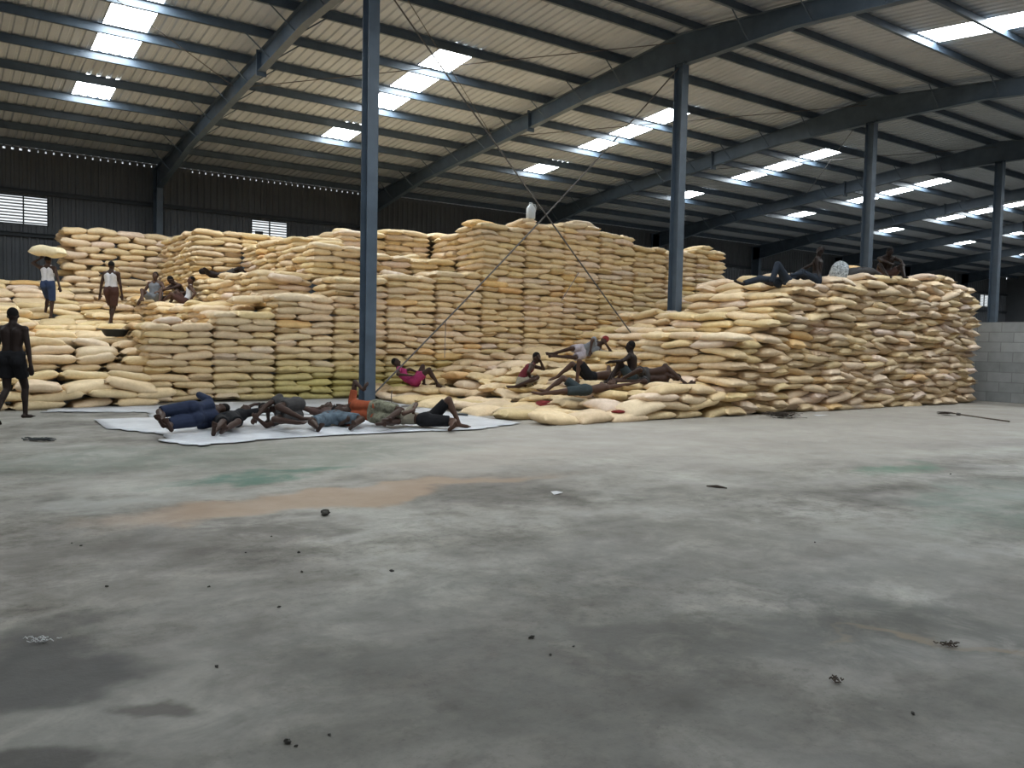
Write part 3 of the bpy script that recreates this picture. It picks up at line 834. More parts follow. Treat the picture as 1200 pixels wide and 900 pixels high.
def prim_cap(MBo, a, b, ra, rb, flat=False, n=12):
    a = Vector(a); b = Vector(b); d = b-a; L = d.length
    if L < 1e-5: d = Vector((0,0,1)); L = 1e-4
    d = d.normalized()
    pts, rs = [], []
    if not flat or flat == 'b':
        for k in range(4):
            t = PI/2*(1-k/4); pts.append(a-d*ra*math.sin(t)); rs.append(max(.001, ra*math.cos(t)))
    pts.append(a); rs.append(ra); pts.append(b); rs.append(rb)
    if not flat:
        for k in range(1, 5):
            t = PI/2*k/4; pts.append(b+d*rb*math.sin(t)); rs.append(max(.001, rb*math.cos(t)))
    MBo.tube(pts, rs, n)
def prim_ell(MBo, c, ax, nu=14, nv=9):
    """ellipsoid with three axis vectors"""
    base = len(MBo.v); c = Vector(c)
    MBo.v.append(tuple(c+ax[2]))
    for i in range(1, nv):
        p = PI*i/nv
        for k in range(nu):
            t = 2*PI*k/nu
            MBo.v.append(tuple(c+ax[0]*math.sin(p)*math.cos(t)+ax[1]*math.sin(p)*math.sin(t)+ax[2]*math.cos(p)))
    MBo.v.append(tuple(c-ax[2])); last = len(MBo.v)-1
    for k in range(nu): MBo.f.append((base, base+1+k, base+1+(k+1) % nu))
    for i in range(nv-2):
        for k in range(nu):
            a = base+1+i*nu+k; b = base+1+i*nu+(k+1) % nu
            MBo.f.append((a, a+nu, b+nu, b))
    o_ = base+1+(nv-2)*nu
    for k in range(nu): MBo.f.append((last, o_+(k+1) % nu, o_+k))

def fuse(name, MBo, mat, parent, vox, it=2):
    """one continuous skin over the overlapping shapes"""
    o = MBo.build(name, mat, parent)
    m1 = o.modifiers.new('r', 'REMESH'); m1.mode = 'VOXEL'; m1.voxel_size = vox; m1.use_smooth_shade = True
    m2 = o.modifiers.new('s', 'SMOOTH'); m2.factor = .5; m2.iterations = it
    dg = bpy.context.evaluated_depsgraph_get()
    me = bpy.data.meshes.new_from_object(o.evaluated_get(dg))
    o.modifiers.clear(); o.data = me
    if not me.materials: me.materials.append(mat)
    me.polygons.foreach_set('use_smooth', [True]*len(me.polygons))
    return o

def ik(a, t, l1, l2, hint):
    d = t-a; D = min(d.length, (l1+l2)*.999); D = max(D, abs(l1-l2)*1.05+.02)
    d = d.normalized() if d.length > 1e-4 else Vector((0,0,-1))
    c = (l1*l1+D*D-l2*l2)/(2*l1*D); c = max(-1, min(1, c)); ang = math.acos(c)
    h = hint-d*hint.dot(d)
    h = h.normalized() if h.length > 1e-4 else d.orthogonal().normalized()
    mid = a+(d*math.cos(ang)+h*math.sin(ang))*l1
    return mid, a+d*D

def person(base, label, skin, S, vox=.015, top=None, bottom=None, hat=None, hair=True, group=None, settle=None, clearance=.0):
    """S: joints in metres; x = to the right of the picture, y = away from the viewer, z = up, from the contact point."""
    k = S.get('k', 1.0)
    def W(v): return RT*v[0]+AW*v[1]+UP*v[2]
    P = W(S['pel']); sp1 = W(S['sp1']).normalized(); sp2 = W(S.get('sp2', S['sp1'])).normalized()
    l1 = W(S['left']).normalized(); l2 = W(S.get('left2', S['left'])).normalized()
    l1 = (l1-sp1*l1.dot(sp1)).normalized(); l2 = (l2-sp2*l2.dot(sp2)).normalized()
    f1 = l1.cross(sp1); f2 = l2.cross(sp2)           # chest forward
    waist = P+sp1*.20*k; neck = waist+sp2*.30*k
    hd = W(S.get('hd', S.get('sp2', S['sp1']))).normalized(); fc = W(S['face']).normalized(); fc = (fc-hd*fc.dot(hd)).normalized(); hl = hd.cross(fc)
    head = neck+hd*.150*k+fc*.018*k
    b = MB()
    # torso as a pair of side volumes plus spine, so shoulders are wide and the waist narrow
    for sg in (-1, 1):
        prim_cap(b, P+l1*.075*sg*k, waist+l1*.062*sg*k, .098*k, .078*k)
        prim_cap(b, waist+l1*.062*sg*k, neck-sp2*.10*k+l2*.085*sg*k, .078*k, .098*k)
        prim_cap(b, neck-sp2*.055*k, neck-sp2*.045*k+l2*.165*sg*k, .055*k, .052*k)
        prim_cap(b, P+l1*.09*sg*k-f1*.035*k, P+l1*.085*sg*k-f1*.03*k-sp1*.03*k, .085*k, .085*k)   # buttocks
        prim_ell(b, neck-sp2*.13*k+l2*.08*sg*k+f2*.055*k, (l2*.075*k, sp2*.06*k, f2*.045*k))            # chest muscle
    prim_cap(b, neck-sp2*.06*k, head-hd*.05*k, .062*k, .054*k)
    for sg in (-1, 1): prim_cap(b, neck+sp2*.020*k+l2*.02*sg*k, neck-sp2*.045*k+l2*.13*sg*k, .042*k, .050*k)
    # head
    prim_ell(b, head+hd*.02*k-fc*.008*k, (hl*.074*k, fc*.094*k, hd*.098*k))
    prim_ell(b, head-hd*.045*k+fc*.028*k, (hl*.054*k, fc*.058*k, hd*.066*k))                                # jaw
    prim_cap(b, head+hd*.015*k+fc*.083*k, head-hd*.026*k+fc*.104*k, .010*k, .015*k)                      # nose
    prim_cap(b, head-hd*.058*k+fc*.078*k-hl*.018*k, head-hd*.058*k+fc*.078*k+hl*.018*k, .010*k, .010*k)    # lips
    prim_cap(b, head+hd*.030*k+fc*.078*k-hl*.034*k, head+hd*.030*k+fc*.078*k+hl*.034*k, .011*k, .011*k)    # brow
    prim_cap(b, head-hd*.10*k+fc*.062*k, head-hd*.095*k+fc*.066*k, .018*k, .016*k)                        # chin
    for sg in (-1, 1):
        prim_ell(b, head+hl*.076*sg*k-hd*.005*k-fc*.005*k, (hl*.011*k, fc*.020*k, hd*.031*k))            # ears
    legs = {}
    for nm, sg in (('L', 1), ('R', -1)):
        hip = P+l1*.092*sg*k-sp1*.02*k
        kh = W(S.get('kn'+nm, (0, -1, .3)))
        kn, an = ik(hip, W(S['ft'+nm]), .43*k, .41*k, kh)
        prim_cap(b, hip, kn, .086*k, .056*k)
        prim_cap(b, kn, an, .052*k, .034*k)
        back = (an-kn).normalized(); bh = (hip-kn).normalized(); cb = bh-back*bh.dot(back)
        cb = cb.normalized() if cb.length > .05 else -f1
        prim_ell(b, kn.lerp(an, .30)+cb*.022*k, (cb*.047*k, back.cross(cb).normalized()*.046*k, back*.13*k))
        td = W(S.get('toe'+nm, S.get('toe', (0, -1, 0)))).normalized()
        heel = an-td*.045*k+back*.03*k; ball = an+td*.115*k+back*.045*k
        prim_cap(b, heel, ball, .032*k, .030*k)
        sd = td.cross(back); sd = sd.normalized() if sd.length > .1 else l1
        for q in range(5):
            o_ = (q-2)*.0165*k
            prim_cap(b, ball+sd*o_, ball+td*(.062-.006*abs(q-1))*k+sd*o_*1.15, .013*k, .010*k, n=8)
        legs[nm] = (hip, kn, an)
    for nm, sg in (('L', 1), ('R', -1)):
        sh = neck-sp2*.055*k+l2*.178*sg*k
        el, wr = ik(sh, W(S['ha'+nm]), .285*k, .255*k, W(S.get('el'+nm, (0, .5, -1))))
        prim_ell(b, sh, (l2*.062*k, f2*.060*k, sp2*.062*k))
        prim_cap(b, sh, el, .052*k, .038*k); prim_cap(b, el, wr, .039*k, .025*k)
        d = (wr-el).normalized()
        hdir = (d+W(S['pd'+nm]).normalized()*1.5).normalized() if 'pd'+nm in S else d
        n_ = hdir.cross(l2 if abs(hdir.dot(l2)) < .9 else UP).normalized()            # across / palm axes
        side = hdir.cross(n_).normalized()
        pc = wr+hdir*.085*k
        prim_cap(b, wr+side*.012*k, pc+side*.026*k, .020*k, .017*k); prim_cap(b, wr-side*.012*k, pc-side*.026*k, .020*k, .017*k)
        prim_cap(b, wr, pc, .020*k, .018*k)
        for q, ln in enumerate((.070, .080, .075, .058)):
            o_ = side*((q-1.5)*.0225*k)
            a0 = pc+o_*.95; a1 = a0+hdir*ln*.5*k+o_*.1-n_*.006*k; a2 = a1+(hdir*.86-n_*.5*sg).normalized()*ln*.5*k
            prim_cap(b, a0, a1, .0098*k, .0092*k, n=8); prim_cap(b, a1, a2, .0092*k, .008*k, n=8)
        th0 = wr+hdir*.03*k+side*.028*k*sg; th1 = th0+(hdir*.6+side*.75*sg).normalized()*.038*k; th2 = th1+(hdir*.9+side*.25*sg).normalized()*.032*k
        prim_cap(b, th0, th1, .0125*k, .0110*k, n=8); prim_cap(b, th1, th2, .0110*k, .009*k, n=8)
    lowest = min(v[2] for v in b.v)
    root = empty('person', (0, 0, 0))
    body = fuse('body', b, skin, root, vox, 2)
    if top:
        t_ = MB(); g = .012*k; col, kind_ = top
        for sg in (-1, 1):
            if kind_ != 'long_low': prim_cap(t_, P+l1*.072*sg*k+sp1*.02*k, waist+l1*.062*sg*k, .098*k+g, .080*k+g)
            prim_cap(t_, waist+l1*.062*sg*k, neck-sp2*.11*k+l2*.080*sg*k, .080*k+g, .092*k+g)
            if kind_ == 'vest': prim_cap(t_, neck-sp2*.10*k+l2*.08*sg*k, neck-sp2*.012*k+l2*.085*sg*k, .060*k, .046*k)
            else:
                prim_cap(t_, neck-sp2*.055*k, neck-sp2*.05*k+l2*.165*sg*k, .060*k, .064*k)
                sh = neck-sp2*.055*k+l2*.178*sg*k
                el, wr = ik(sh, W(S['ha'+('L' if sg > 0 else 'R')]), .285*k, .255*k, W(S.get('el'+('L' if sg > 0 else 'R'), (0, .5, -1))))
                prim_cap(t_, sh, sh.lerp(el, .55 if kind_ == 'tee' else .98), .064*k, .058*k if kind_ == 'tee' else .05*k, flat='b')
                if kind_ == 'sleeves': prim_cap(t_, el, el.lerp(wr, .9), .05*k, .036*k, flat='b')
            prim_ell(t_, neck-sp2*.13*k+l2*.08*sg*k+f2*.060*k, (l2*.078*k, sp2*.065*k, f2*.048*k))
        fuse({'vest': 'vest', 'tee': 'shirt', 'sleeves': 'long_sleeved_shirt', 'long_low': 'vest'}[kind_], t_, CL[col], root, vox, 2)
    if bottom:
        col, frac = bottom
        t_ = MB(); g = .014*k
        prim_cap(t_, P-l1*.075*k+sp1*.05*k, P+l1*.075*k+sp1*.05*k, .100*k+g, .100*k+g)
        for sg, nm in ((1, 'L'), (-1, 'R')):
            hip, kn, an = legs[nm]
            prim_cap(t_, P+l1*.085*sg*k-f1*.03*k, P+l1*.085*sg*k-f1*.03*k-sp1*.03*k, .088*k+g, .088*k+g)
            if frac <= 1: prim_cap(t_, hip, hip.lerp(kn, frac), .092*k+g, (.092-.030*frac)*k+g*1.6, flat='b')
            else:
                prim_cap(t_, hip, kn, .092*k+g, .062*k+g); prim_cap(t_, kn, kn.lerp(an, .95), .060*k+g, .045*k+g, flat='b')
        fuse('trousers' if frac > 1 else 'shorts', t_, CL[col], root, vox, 2)
    if hair:
        t_ = MB(); prim_ell(t_, head+hd*.040*k-fc*.022*k, (hl*.079*k, fc*.088*k, hd*.090*k)); fuse('hair', t_, HAIR, root, min(vox, .014), 1)
    if hat:
        t_ = MB(); prim_ell(t_, head+hd*.050*k-fc*.012*k, (hl*.086*k, fc*.100*k, hd*.090*k))
        prim_cap(t_, head+hd*.055*k+fc*.06*k-hl*.03*k, head+hd*.055*k+fc*.06*k+hl*.03*k, .030*k, .030*k); fuse('cap', t_, CL[hat], root, min(vox, .014), 1)
    bz = base[2]-lowest+clearance
    if bz > .35:                                     # on sacks: rest on the highest sacks that the body touches
        need = sorted(ground(base[0]+v[0], base[1]+v[1])-v[2] for v in b.v[::5] if v[2] < lowest+.22)
        bz = need[int(len(need)*.90)]-.02
    if settle is not None: bz = settle-lowest
    root.location = (base[0], base[1], bz)
    tag(root, label, 'person', group)
    return root, head, hd

def at(px, py, z=0.0):                     # where the line of sight through a picture point meets height z
    d = (_F+_R2*((px-600)/F_PX)-_U2*((py-450)/F_PX)); return CAM+d*((z-1.4)/d.z)

# --- the man walking at the left edge
person((1.08, 14.35, 0), 'bare-backed man in dark shorts walking away at the left edge', SK[2],
    dict(pel=(.0, 0, .90), sp1=(.02, .0, 1), sp2=(0, .04, 1), left=(-1, 0, 0), face=(-.25, 1, -.15), hd=(-.06, .12, 1),
         haL=(-.30, .05, .80), elL=(-.4, -.8, 0), haR=(.30, -.02, .72), elR=(.9, -.6, .1), pdR=(.1, 0, -1),
         ftL=(-.12, -.20, .12), knL=(0, 1, 0), toeL=(0, .5, -.85), ftR=(.09, .16, .07), knR=(0, 1, 0), toeR=(.15, 1, 0), k=1.0),
    vox=.0125, bottom=('black', .62))
# --- men on the left slope
def onsack(x, y, dz=0.0): return (x, y, ground(x, y)+dz)
pc, hh_, _h = person(onsack(2.74, 25.3), 'man in white vest and navy shorts carrying a sack on his head', SK[0],
    dict(pel=(0, 0, .92), sp1=(0, 0, 1), left=(-1, .0, 0), face=(0, 1, -.1), hd=(0, .05, 1),
         haL=(-.20, .02, 1.62), elL=(-1, .1, .1), pdL=(.3, 0, 1), haR=(.38, -.12, .86), elR=(1, .3, .2), pdR=(.3, -.1, -1),
         ftL=(-.20, .22, .18), knL=(-.1, 1, .1), toeL=(-.3, 1, 0), ftR=(.10, -.05, .07), knR=(0, 1, 0), toeR=(.1, 1, 0)),
    vox=.015, top=('white', 'vest'), bottom=('blue', .95))
HEADTOP = pc.location+hh_+_h*.125
person(onsack(4.0, 23.6), 'man in a white vest and brown shorts walking away up the sack slope', SK[0],
    dict(pel=(0, 0, .90), sp1=(0, 0, 1), left=(-1, 0, 0), face=(0, 1, -.1), hd=(0, .08, 1),
         haL=(-.30, -.02, .74), elL=(-1, -.6, 0), pdL=(0, 0, -1), haR=(.27, .04, .76), elR=(1, -.6, 0), pdR=(0, 0, -1),
         ftL=(-.06, .12, .08), knL=(0, 1, 0), ftR=(.03, -.14, .07), knR=(0, 1, 0), toe=(.05, 1, 0), k=1.0),
    vox=.015, top=('white', 'vest'), bottom=('brown', .85))
person(onsack(5.25, 24.7), 'man in grey vest and shorts sitting on sacks, propped on one arm, leftmost of three', SK[1],
    dict(pel=(.05, 0, .10), sp1=(-.02, .15, 1), left=(1, -.1, 0), face=(.1, -1, -.2), hd=(.05, -.1, 1),
         haL=(.30, -.35, .30), elL=(.8, .1, -.3), haR=(-.36, -.06, .04), elR=(-1, .2, .2), pdR=(-.3, 0, -1),
         ftL=(.42, -.55, .06), knL=(.4, -.3, 1), ftR=(-.02, -.60, .06), knR=(-.5, -.2, 1), toe=(0, -1, -.1)),
    vox=.015, top=('grey', 'vest'), bottom=('grey', .7))
person(onsack(5.85, 24.9), 'shirtless man sitting bent forward between two others beneath the rear sack wall', SK[0],
    dict(pel=(.25, .1, .10), sp1=(-.3, -.1, 1), sp2=(-.35, -.5, .7), left=(.7, -.7, 0), face=(-.6, -.8, -.5), hd=(-.5, -.4, .6),
         haL=(-.05, -.6, .30), elL=(.5, 0, -.4), haR=(-.38, -.25, .20), elR=(-1, 0, .3),
         ftL=(.05, -.60, .06), knL=(.2, -.2, 1), ftR=(-.35, -.45, .06), knR=(-.4, -.2, 1), toe=(-.3, -1, -.1)),
    vox=.015, bottom=('dkgrey', .7))
person(onsack(5.85, 24.3), 'man in white vest reclining on sacks, dark legs stretched left, rightmost of three', SK[1],
    dict(pel=(.22, -.05, .11), sp1=(.35, .2, .8), sp2=(.1, .15, 1), left=(.2, -1, .1), face=(-.7, -.5, -.1), hd=(.1, 0, 1),
         haL=(.42, -.30, .16), elL=(.9, -.1, .1), haR=(-.15, .1, .35), elR=(-.3, .5, -.2),
         ftL=(-.42, -.25, .06), knL=(-.2, -.1, 1), ftR=(-.30, .05, .06), knR=(-.2, 0, 1), toe=(-1, -.2, .2)),
    vox=.015, top=('white', 'vest'), bottom=('brown', .8))
person((6.45, 23.85, 3.0), 'man lying on sacks, only head and arm showing, at the foot of rear wall', SK[2],
    dict(pel=(.55, .05, .14), sp1=(-1, .05, .12), left=(0, -1, 0), face=(-.2, -.5, .8), hd=(-1, 0, .35),
         haL=(.15, -.12, .26), elL=(.2, -.8, .6), haR=(.3, .25, .2), elR=(0, .8, .2), ftL=(1.25, .0, .1), knL=(0, 0, 1), ftR=(1.3, .12, .1), knR=(0, 0, 1), toe=(.3, 0, 1)),
    vox=.015, bottom=('dkgrey', .7), settle=ground(6.95, 23.3)-.03)
# --- the man in pink by the nearest column
person(onsack(9.15, 16.75), 'man in magenta cloth lying on sacks, knees raised, just right of nearest column', SK[0],
    dict(pel=(.06, 0, .13), sp1=(-.9, .15, .30), sp2=(-.7, .2, .75), left=(.1, -1, .2), face=(.8, -.2, .2), hd=(-.45, .1, .9),
         haL=(-.05, -.25, .28), elL=(-.5, -.8, -.2), haR=(.05, .25, .35), elR=(-.3, .8, .2),
         ftL=(.62, -.15, .07), knL=(.1, 0, 1), ftR=(.25, .28, .07), knR=(.0, 0, 1), toe=(1, -.1, -.1)),
    vox=.015, top=('pink', 'tee'), bottom=('pink', .62))
# --- six sleepers on the tarpaulin (feet or back towards the viewer)
def sleeper(px, py, *a, **k):
    p = at(px, py, .02); return person((p.x, p.y, .012), *a, **k)
sleeper(228, 506, 'sleeping man in navy shirt and trousers, leftmost of six on the tarpaulin', SK[0],
    dict(pel=(.0, -.05, .17), sp1=(.22, 1, .02), sp2=(.30, .9, .0), left=(-.35, .1, 1), left2=(-.45, .1, .9), face=(-.7, .5, -.1), hd=(.35, .9, .1),
         haL=(.02, .66, .22), elL=(-.8, .2, .5), pdL=(.6, .3, 0), haR=(-.14, .62, .05), elR=(-.7, .3, -.1),
         ftL=(-.16, -.72, .10), knL=(-.9, .1, .12), ftR=(-.02, -.80, .05), knR=(-.8, .1, -.05), toe=(-.2, -.6, .8)),
    vox=.014, top=('navy', 'sleeves'), bottom=('navy', .98))
sleeper(268, 503, 'sleeping man in black with an arm over his head, second of six from left', SK[0],
    dict(pel=(-.02, -.05, .13), sp1=(-.02, 1, .04), sp2=(.10, 1, .04), left=(1, 0, .25), face=(.2, .2, 1), hd=(.30, 1, .3),
         haL=(.40, .62, .07), elL=(1, .1, .3), haR=(.20, .95, .34), elR=(-.8, .0, 1), pdR=(.9, .1, -.2),
         ftL=(.22, -.84, .06), knL=(.6, -.1, .1), ftR=(.10, -.86, .05), knR=(.3, -.1, .15), toe=(.3, -.5, .9), toeL=(.6, -.6, .5)),
    vox=.014, top=('black', 'tee'), bottom=('black', .95))
sleeper(341, 503, 'man in charcoal shirt curled on his side, knees right, third of six sleepers', SK[0],
    dict(pel=(.04, .10, .18), sp1=(-.50, .65, .02), sp2=(-.65, .4, -.10), left=(.15, .1, 1), face=(-.5, -.8, -.1), hd=(-.8, -.1, .1),
         haL=(-.52, .02, .06), elL=(-.6, -.9, -.2), haR=(-.46, -.12, .04), elR=(-.4, -.9, -.4),
         ftL=(.26, -.42, .10), knL=(-.9, -.6, .15), ftR=(.20, -.50, .04), knR=(-.9, -.6, -.05), toe=(.8, -.5, .1)),
    vox=.014, top=('dkgrey', 'tee'), bottom=('dkgrey', .75))
sleeper(388, 500, 'sleeping man in faded check shorts, arms folded by his head, fourth of six', SK[0],
    dict(pel=(.0, .05, .13), sp1=(-.25, .9, .10), sp2=(-.20, .8, .10), left=(1, .3, .15), face=(.1, .2, 1), hd=(-.4, .8, .2),
         haL=(.04, .72, .26), elL=(.9, .1, .2), pdL=(-1, .2, 0), haR=(-.34, .60, .22), elR=(-1, .1, .3), pdR=(.6, .5, 0),
         ftL=(.42, -.50, .06), knL=(.9, .5, .12), ftR=(-.02, -.76, .05), knR=(-.6, -.1, .08), toe=(.4, -.6, .5)),
    vox=.014, top=('maroonish', 'tee'), bottom=('jean', .85))
sleeper(444, 500, 'sleeping man in orange shirt and patterned shorts beside the column foot', SK[0],
    dict(pel=(-.04, 0, .17), sp1=(-.75, .40, .03), sp2=(-.75, .2, -.05), left=(.1, .15, 1), face=(-.3, -1, 0), hd=(-.9, -.3, .05),
         haL=(-.26, .05, .50), elL=(.1, .1, 1), pdL=(0, 0, 1), haR=(-.45, -.32, .05), elR=(-.4, -1, 0),
         ftL=(.20, -.54, .10), knL=(1, .1, .05), ftR=(.12, -.60, .04), knR=(1, .0, -.05), toe=(.7, -.6, .1)),
    vox=.014, top=('orange', 'tee'), bottom=('camo', .8))
sleeper(500, 501, 'man in black shorts on his back, one knee raised, rightmost of six sleepers', SK[1],
    dict(pel=(.0, .05, .12), sp1=(-.85, .25, .03), sp2=(-.9, .10, .05), left=(-.1, -1, .0), face=(-.3, -.1, 1), hd=(-.9, .05, .25),
         haL=(-.20, -.06, .27), elL=(-.1, -1, .1), pdL=(-.3, 1, .2), haR=(-.22, .12, .28), elR=(-.1, 1, .1),
         ftL=(.42, -.45, .05), knL=(1, .5, .05), ftR=(.50, .06, .07), knR=(.0, .1, 1), toe=(1, 0, -.05), toeL=(.6, -.6, .5)),
    vox=.0125, top=('khaki', 'long_low'), bottom=('black', .85))
# --- men on the low terrace
person(onsack(10.72, 14.45), 'man in maroon vest sitting sideways with one elbow propped, chin on hand', SK[0],
    dict(pel=(-.12, 0, .12), sp1=(.35, .05, 1), sp2=(.75, 0, .8), left=(0, -1, 0), face=(.9, -.4, -.1), hd=(.35, -.05, 1),
         haL=(.10, -.25, .18), elL=(-.3, -.9, -.2), haR=(.30, -.05, .60), elR=(1, 0, -.5), pdR=(-.5, 0, .8),
         ftL=(-.22, -.42, .06), knL=(1, -.3, .4), ftR=(-.05, -.30, .06), knR=(1, .1, .5), toe=(-.8, -.3, 0)),
    vox=.014, top=('maroon', 'vest'), bottom=('khaki', .8))
person(onsack(12.75, 14.9, .02), 'man in red cap and grey shirt lying on his side, head propped on hand', SK[0],
    dict(pel=(-.10, 0, .16), sp1=(.9, .25, .25), sp2=(1, .1, .45), left=(0, .1, 1), face=(.1, -1, -.2), hd=(.7, 0, .7),
         haL=(.12, -.25, .20), elL=(-.1, -.6, .6), haR=(.50, -.10, .36), elR=(1, -.1, -.6), pdR=(-.5, 0, .6),
         ftL=(-.72, -.25, .12), knL=(-.1, -1, .1), ftR=(-.66, -.30, .05), knR=(.2, -1, -.1), toe=(-.9, -.3, 0)),
    vox=.014, top=('grey', 'tee'), bottom=('lilac', .75), hat='red')
person(onsack(11.40, 13.20, .0), 'shirtless man in black shorts lying with knees raised, right of maroon vest', SK[1],
    dict(pel=(.05, 0, .13), sp1=(.95, .15, .12), sp2=(1, .15, .08), left=(-.1, 1, 0), face=(.2, -.3, 1), hd=(1, .1, .4),
         haL=(.55, .35, .12), elL=(.5, 1, .1), haR=(.55, -.35, .08), elR=(.6, -1, 0),
         ftL=(-.62, .15, .12), knL=(-.3, 0, 1), ftR=(-.24, -.25, .05), knR=(-.2, -.1, 1), toe=(-.8, 0, -.3)),
    vox=.014, bottom=('black', .85))
person(onsack(10.42, 12.25, .02), 'shirtless man in teal shorts lying face up, arm stretched right, frontmost on terrace', SK[1],
    dict(pel=(.05, 0, .13), sp1=(.85, .3, .10), sp2=(.9, .3, .10), left=(-.2, .9, -.1), face=(-.1, -.2, 1), hd=(.7, .5, .3),
         haL=(.35, .42, .08), elL=(0, 1, .1), haR=(1.12, .10, .30), elR=(1, -1, 0),
         ftL=(-.66, .02, .12), knL=(-.2, .3, 1), ftR=(-.78, -.20, .06), knR=(-.3, -.5, .4), toe=(-1, 0, .2)),
    vox=.014, bottom=('teal', .8))
person(onsack(11.95, 12.5), 'shirtless man sitting upright with arms round his knees at terrace centre', SK[2],
    dict(pel=(.05, 0, .11), sp1=(.05, .1, 1), sp2=(-.1, .1, 1), left=(-.35, -.9, 0), face=(-.9, .1, -.1), hd=(-.05, 0, 1),
         haL=(-.36, -.12, .45), elL=(-.2, -1, -.3), haR=(-.38, .10, .42), elR=(0, 1, -.3),
         ftL=(-.40, -.20, .06), knL=(-.3, -.1, 1), ftR=(-.42, .08, .06), knR=(-.3, .1, 1), toe=(-1, -.1, 0)),
    vox=.014, bottom=('teal', .7))
person(onsack(12.15, 11.95, .02), 'shirtless man in charcoal shorts lying just right of the upright seated man', SK[0],
    dict(pel=(-.25, 0, .15), sp1=(.95, -.10, .12), sp2=(.9, -.25, .05), left=(0, .1, 1), face=(.3, -1, -.2), hd=(.8, -.5, -.2),
         haL=(.50, -.42, .06), elL=(.6, -.8, .5), haR=(.60, -.36, .03), elR=(.3, -1, -.2),
         ftL=(-.70, -.2, .10), knL=(-.1, -1, .2), ftR=(-.65, -.25, .05), knR=(0, -1, 0), toe=(-.9, 0, 0)),
    vox=.014, bottom=('dkgrey', .8))
# --- men on top of the right stack
person(onsack(16.15, 11.15), 'shirtless man in dark trousers sitting atop the right stack, legs stretched left', SK[2],
    dict(pel=(.10, 0, .11), sp1=(.05, .1, 1), sp2=(.0, -.1, 1), left=(-.5, -.85, 0), face=(-.6, -.7, -.3), hd=(.25, -.1, 1),
         haL=(-.05, -.45, .30), elL=(-.3, -.9, -.2), haR=(-.30, .10, .30), elR=(.2, .9, 0),
         ftL=(-.66, -.30, .06), knL=(-.2, -.3, 1), ftR=(-.62, -.02, .06), knR=(-.2, 0, 1), toe=(-.9, -.1, .1)),
    vox=.015, bottom=('trouser', 1.2))
person(onsack(14.80, 11.15, .02), 'dark-clothed man lying near the crest of right stack, feet to the left', SK[2],
    dict(pel=(.20, .05, .13), sp1=(.6, .8, .15), left=(.7, -.6, .2), face=(-.3, 0, 1), hd=(.6, .8, .3),
         haL=(.35, .05, .25), elL=(.5, -.5, .2), haR=(.1, .5, .2), elR=(-.5, .5, .2),
         ftL=(-.12, -.20, .06), knL=(-.1, -.2, 1), ftR=(-.68, -.10, .05), knR=(-.1, 0, .5), toe=(-.8, -.1, .3)),
    vox=.015, top=('trouser', 'sleeves'), bottom=('trouser', 1.2))
person(onsack(19.25, 11.2), 'shirtless man hunched with arms over knees, rightmost atop the right stack', SK[2],
    dict(pel=(0, .1, .11), sp1=(0, .1, 1), sp2=(-.05, -.45, .85), left=(1, 0, 0), face=(0, -1, -.7), hd=(0, -.6, .6),
         haL=(.14, -.5, .36), elL=(1, 0, .25), haR=(-.16, -.5, .36), elR=(-1, 0, .25),
         ftL=(.20, -.48, .06), knL=(.5, -.2, 1), ftR=(-.20, -.48, .06), knR=(-.5, -.2, 1), toe=(0, -1, -.1)),
    vox=.015, bottom=('maroonish', .7))

# ------------------------------------------------------------------ small things
# the sack on the carrier's head
s_ = dict(L=.80, W=.50, T=.30); P_ = sack_verts(s_)
P_[:, 2] -= .03*(P_[:, 0]/.4)**2
o = bpy.data.objects.new('carried_sack', sack_mesh('carried_sack', [P_], [(.86, .74, .50)])); COL.objects.link(o)
o.location = HEADTOP+Vector((0, 0, .125)); o.rotation_euler = (0, 0, YAW-PI/2)
tag(o, 'plump pale sack balanced on the head of the man in navy shorts', 'sack')

# tarpaulins on the floor
def sheet(name, outline, z, mat, label, cat, amp=.012, step=.16):
    xs = [p[0] for p in outline]; ys = [p[1] for p in outline]
    def inside(x, y):
        c = False; n = len(outline)
        for i in range(n):
            x1_, y1_ = outline[i]; x2_, y2_ = outline[(i+1) % n]
            if (y1_ > y) != (y2_ > y) and x < (x2_-x1_)*(y-y1_)/(y2_-y1_)+x1_: c = not c
        return c
    nx = int((max(xs)-min(xs))/step)+2; ny = int((max(ys)-min(ys))/step)+2
    idx = {}; V = []; Fc = []
    def near(x, y):
        best = None
        n = len(outline)
        for i in range(n):
            a = Vector(outline[i]); b_ = Vector(outline[(i+1) % n]); p = Vector((x, y)); t_ = max(0, min(1, (p-a).dot(b_-a)/(b_-a).length_squared))
            q = a.lerp(b_, t_); d = (q-p).length
            if best is None or d < best[0]: best = (d, q)
        return best
    def vert(i, j):
        if (i, j) not in idx:
            x = min(xs)+i*step; y = min(ys)+j*step
            if not inside(x, y): q = near(x, y)[1]; x, y = q
            h = z+amp*(noise.noise(Vector((x*1.3, y*1.3, 3)))+.6*noise.noise(Vector((x*4, y*3, 9)))+.9)
            idx[(i, j)] = len(V); V.append((x, y, h))
        return idx[(i, j)]
    for i in range(nx):
        for j in range(ny):
            c = (min(xs)+(i+.5)*step, min(ys)+(j+.5)*step)
            if inside(*c): Fc.append((vert(i, j), vert(i+1, j), vert(i+1, j+1), vert(i, j+1)))
    o = mesh_obj(name, V, Fc, mat, smooth=True); sm = o.modifiers.new('t', 'SOLIDIFY'); sm.thickness = .003
    return tag(o, label, cat)
sheet('tarpaulin', [(1.6, 16.3), (1.9, 16.95), (3.6, 17.35), (8.5, 17.5), (8.3, 15.2), (6.4, 14.0), (4.4, 14.35), (3.05, 14.6), (3.2, 15.6)], .004, M['tarp'],
      'grey tarpaulin on the floor along the foot of the rear pile', 'tarpaulin')
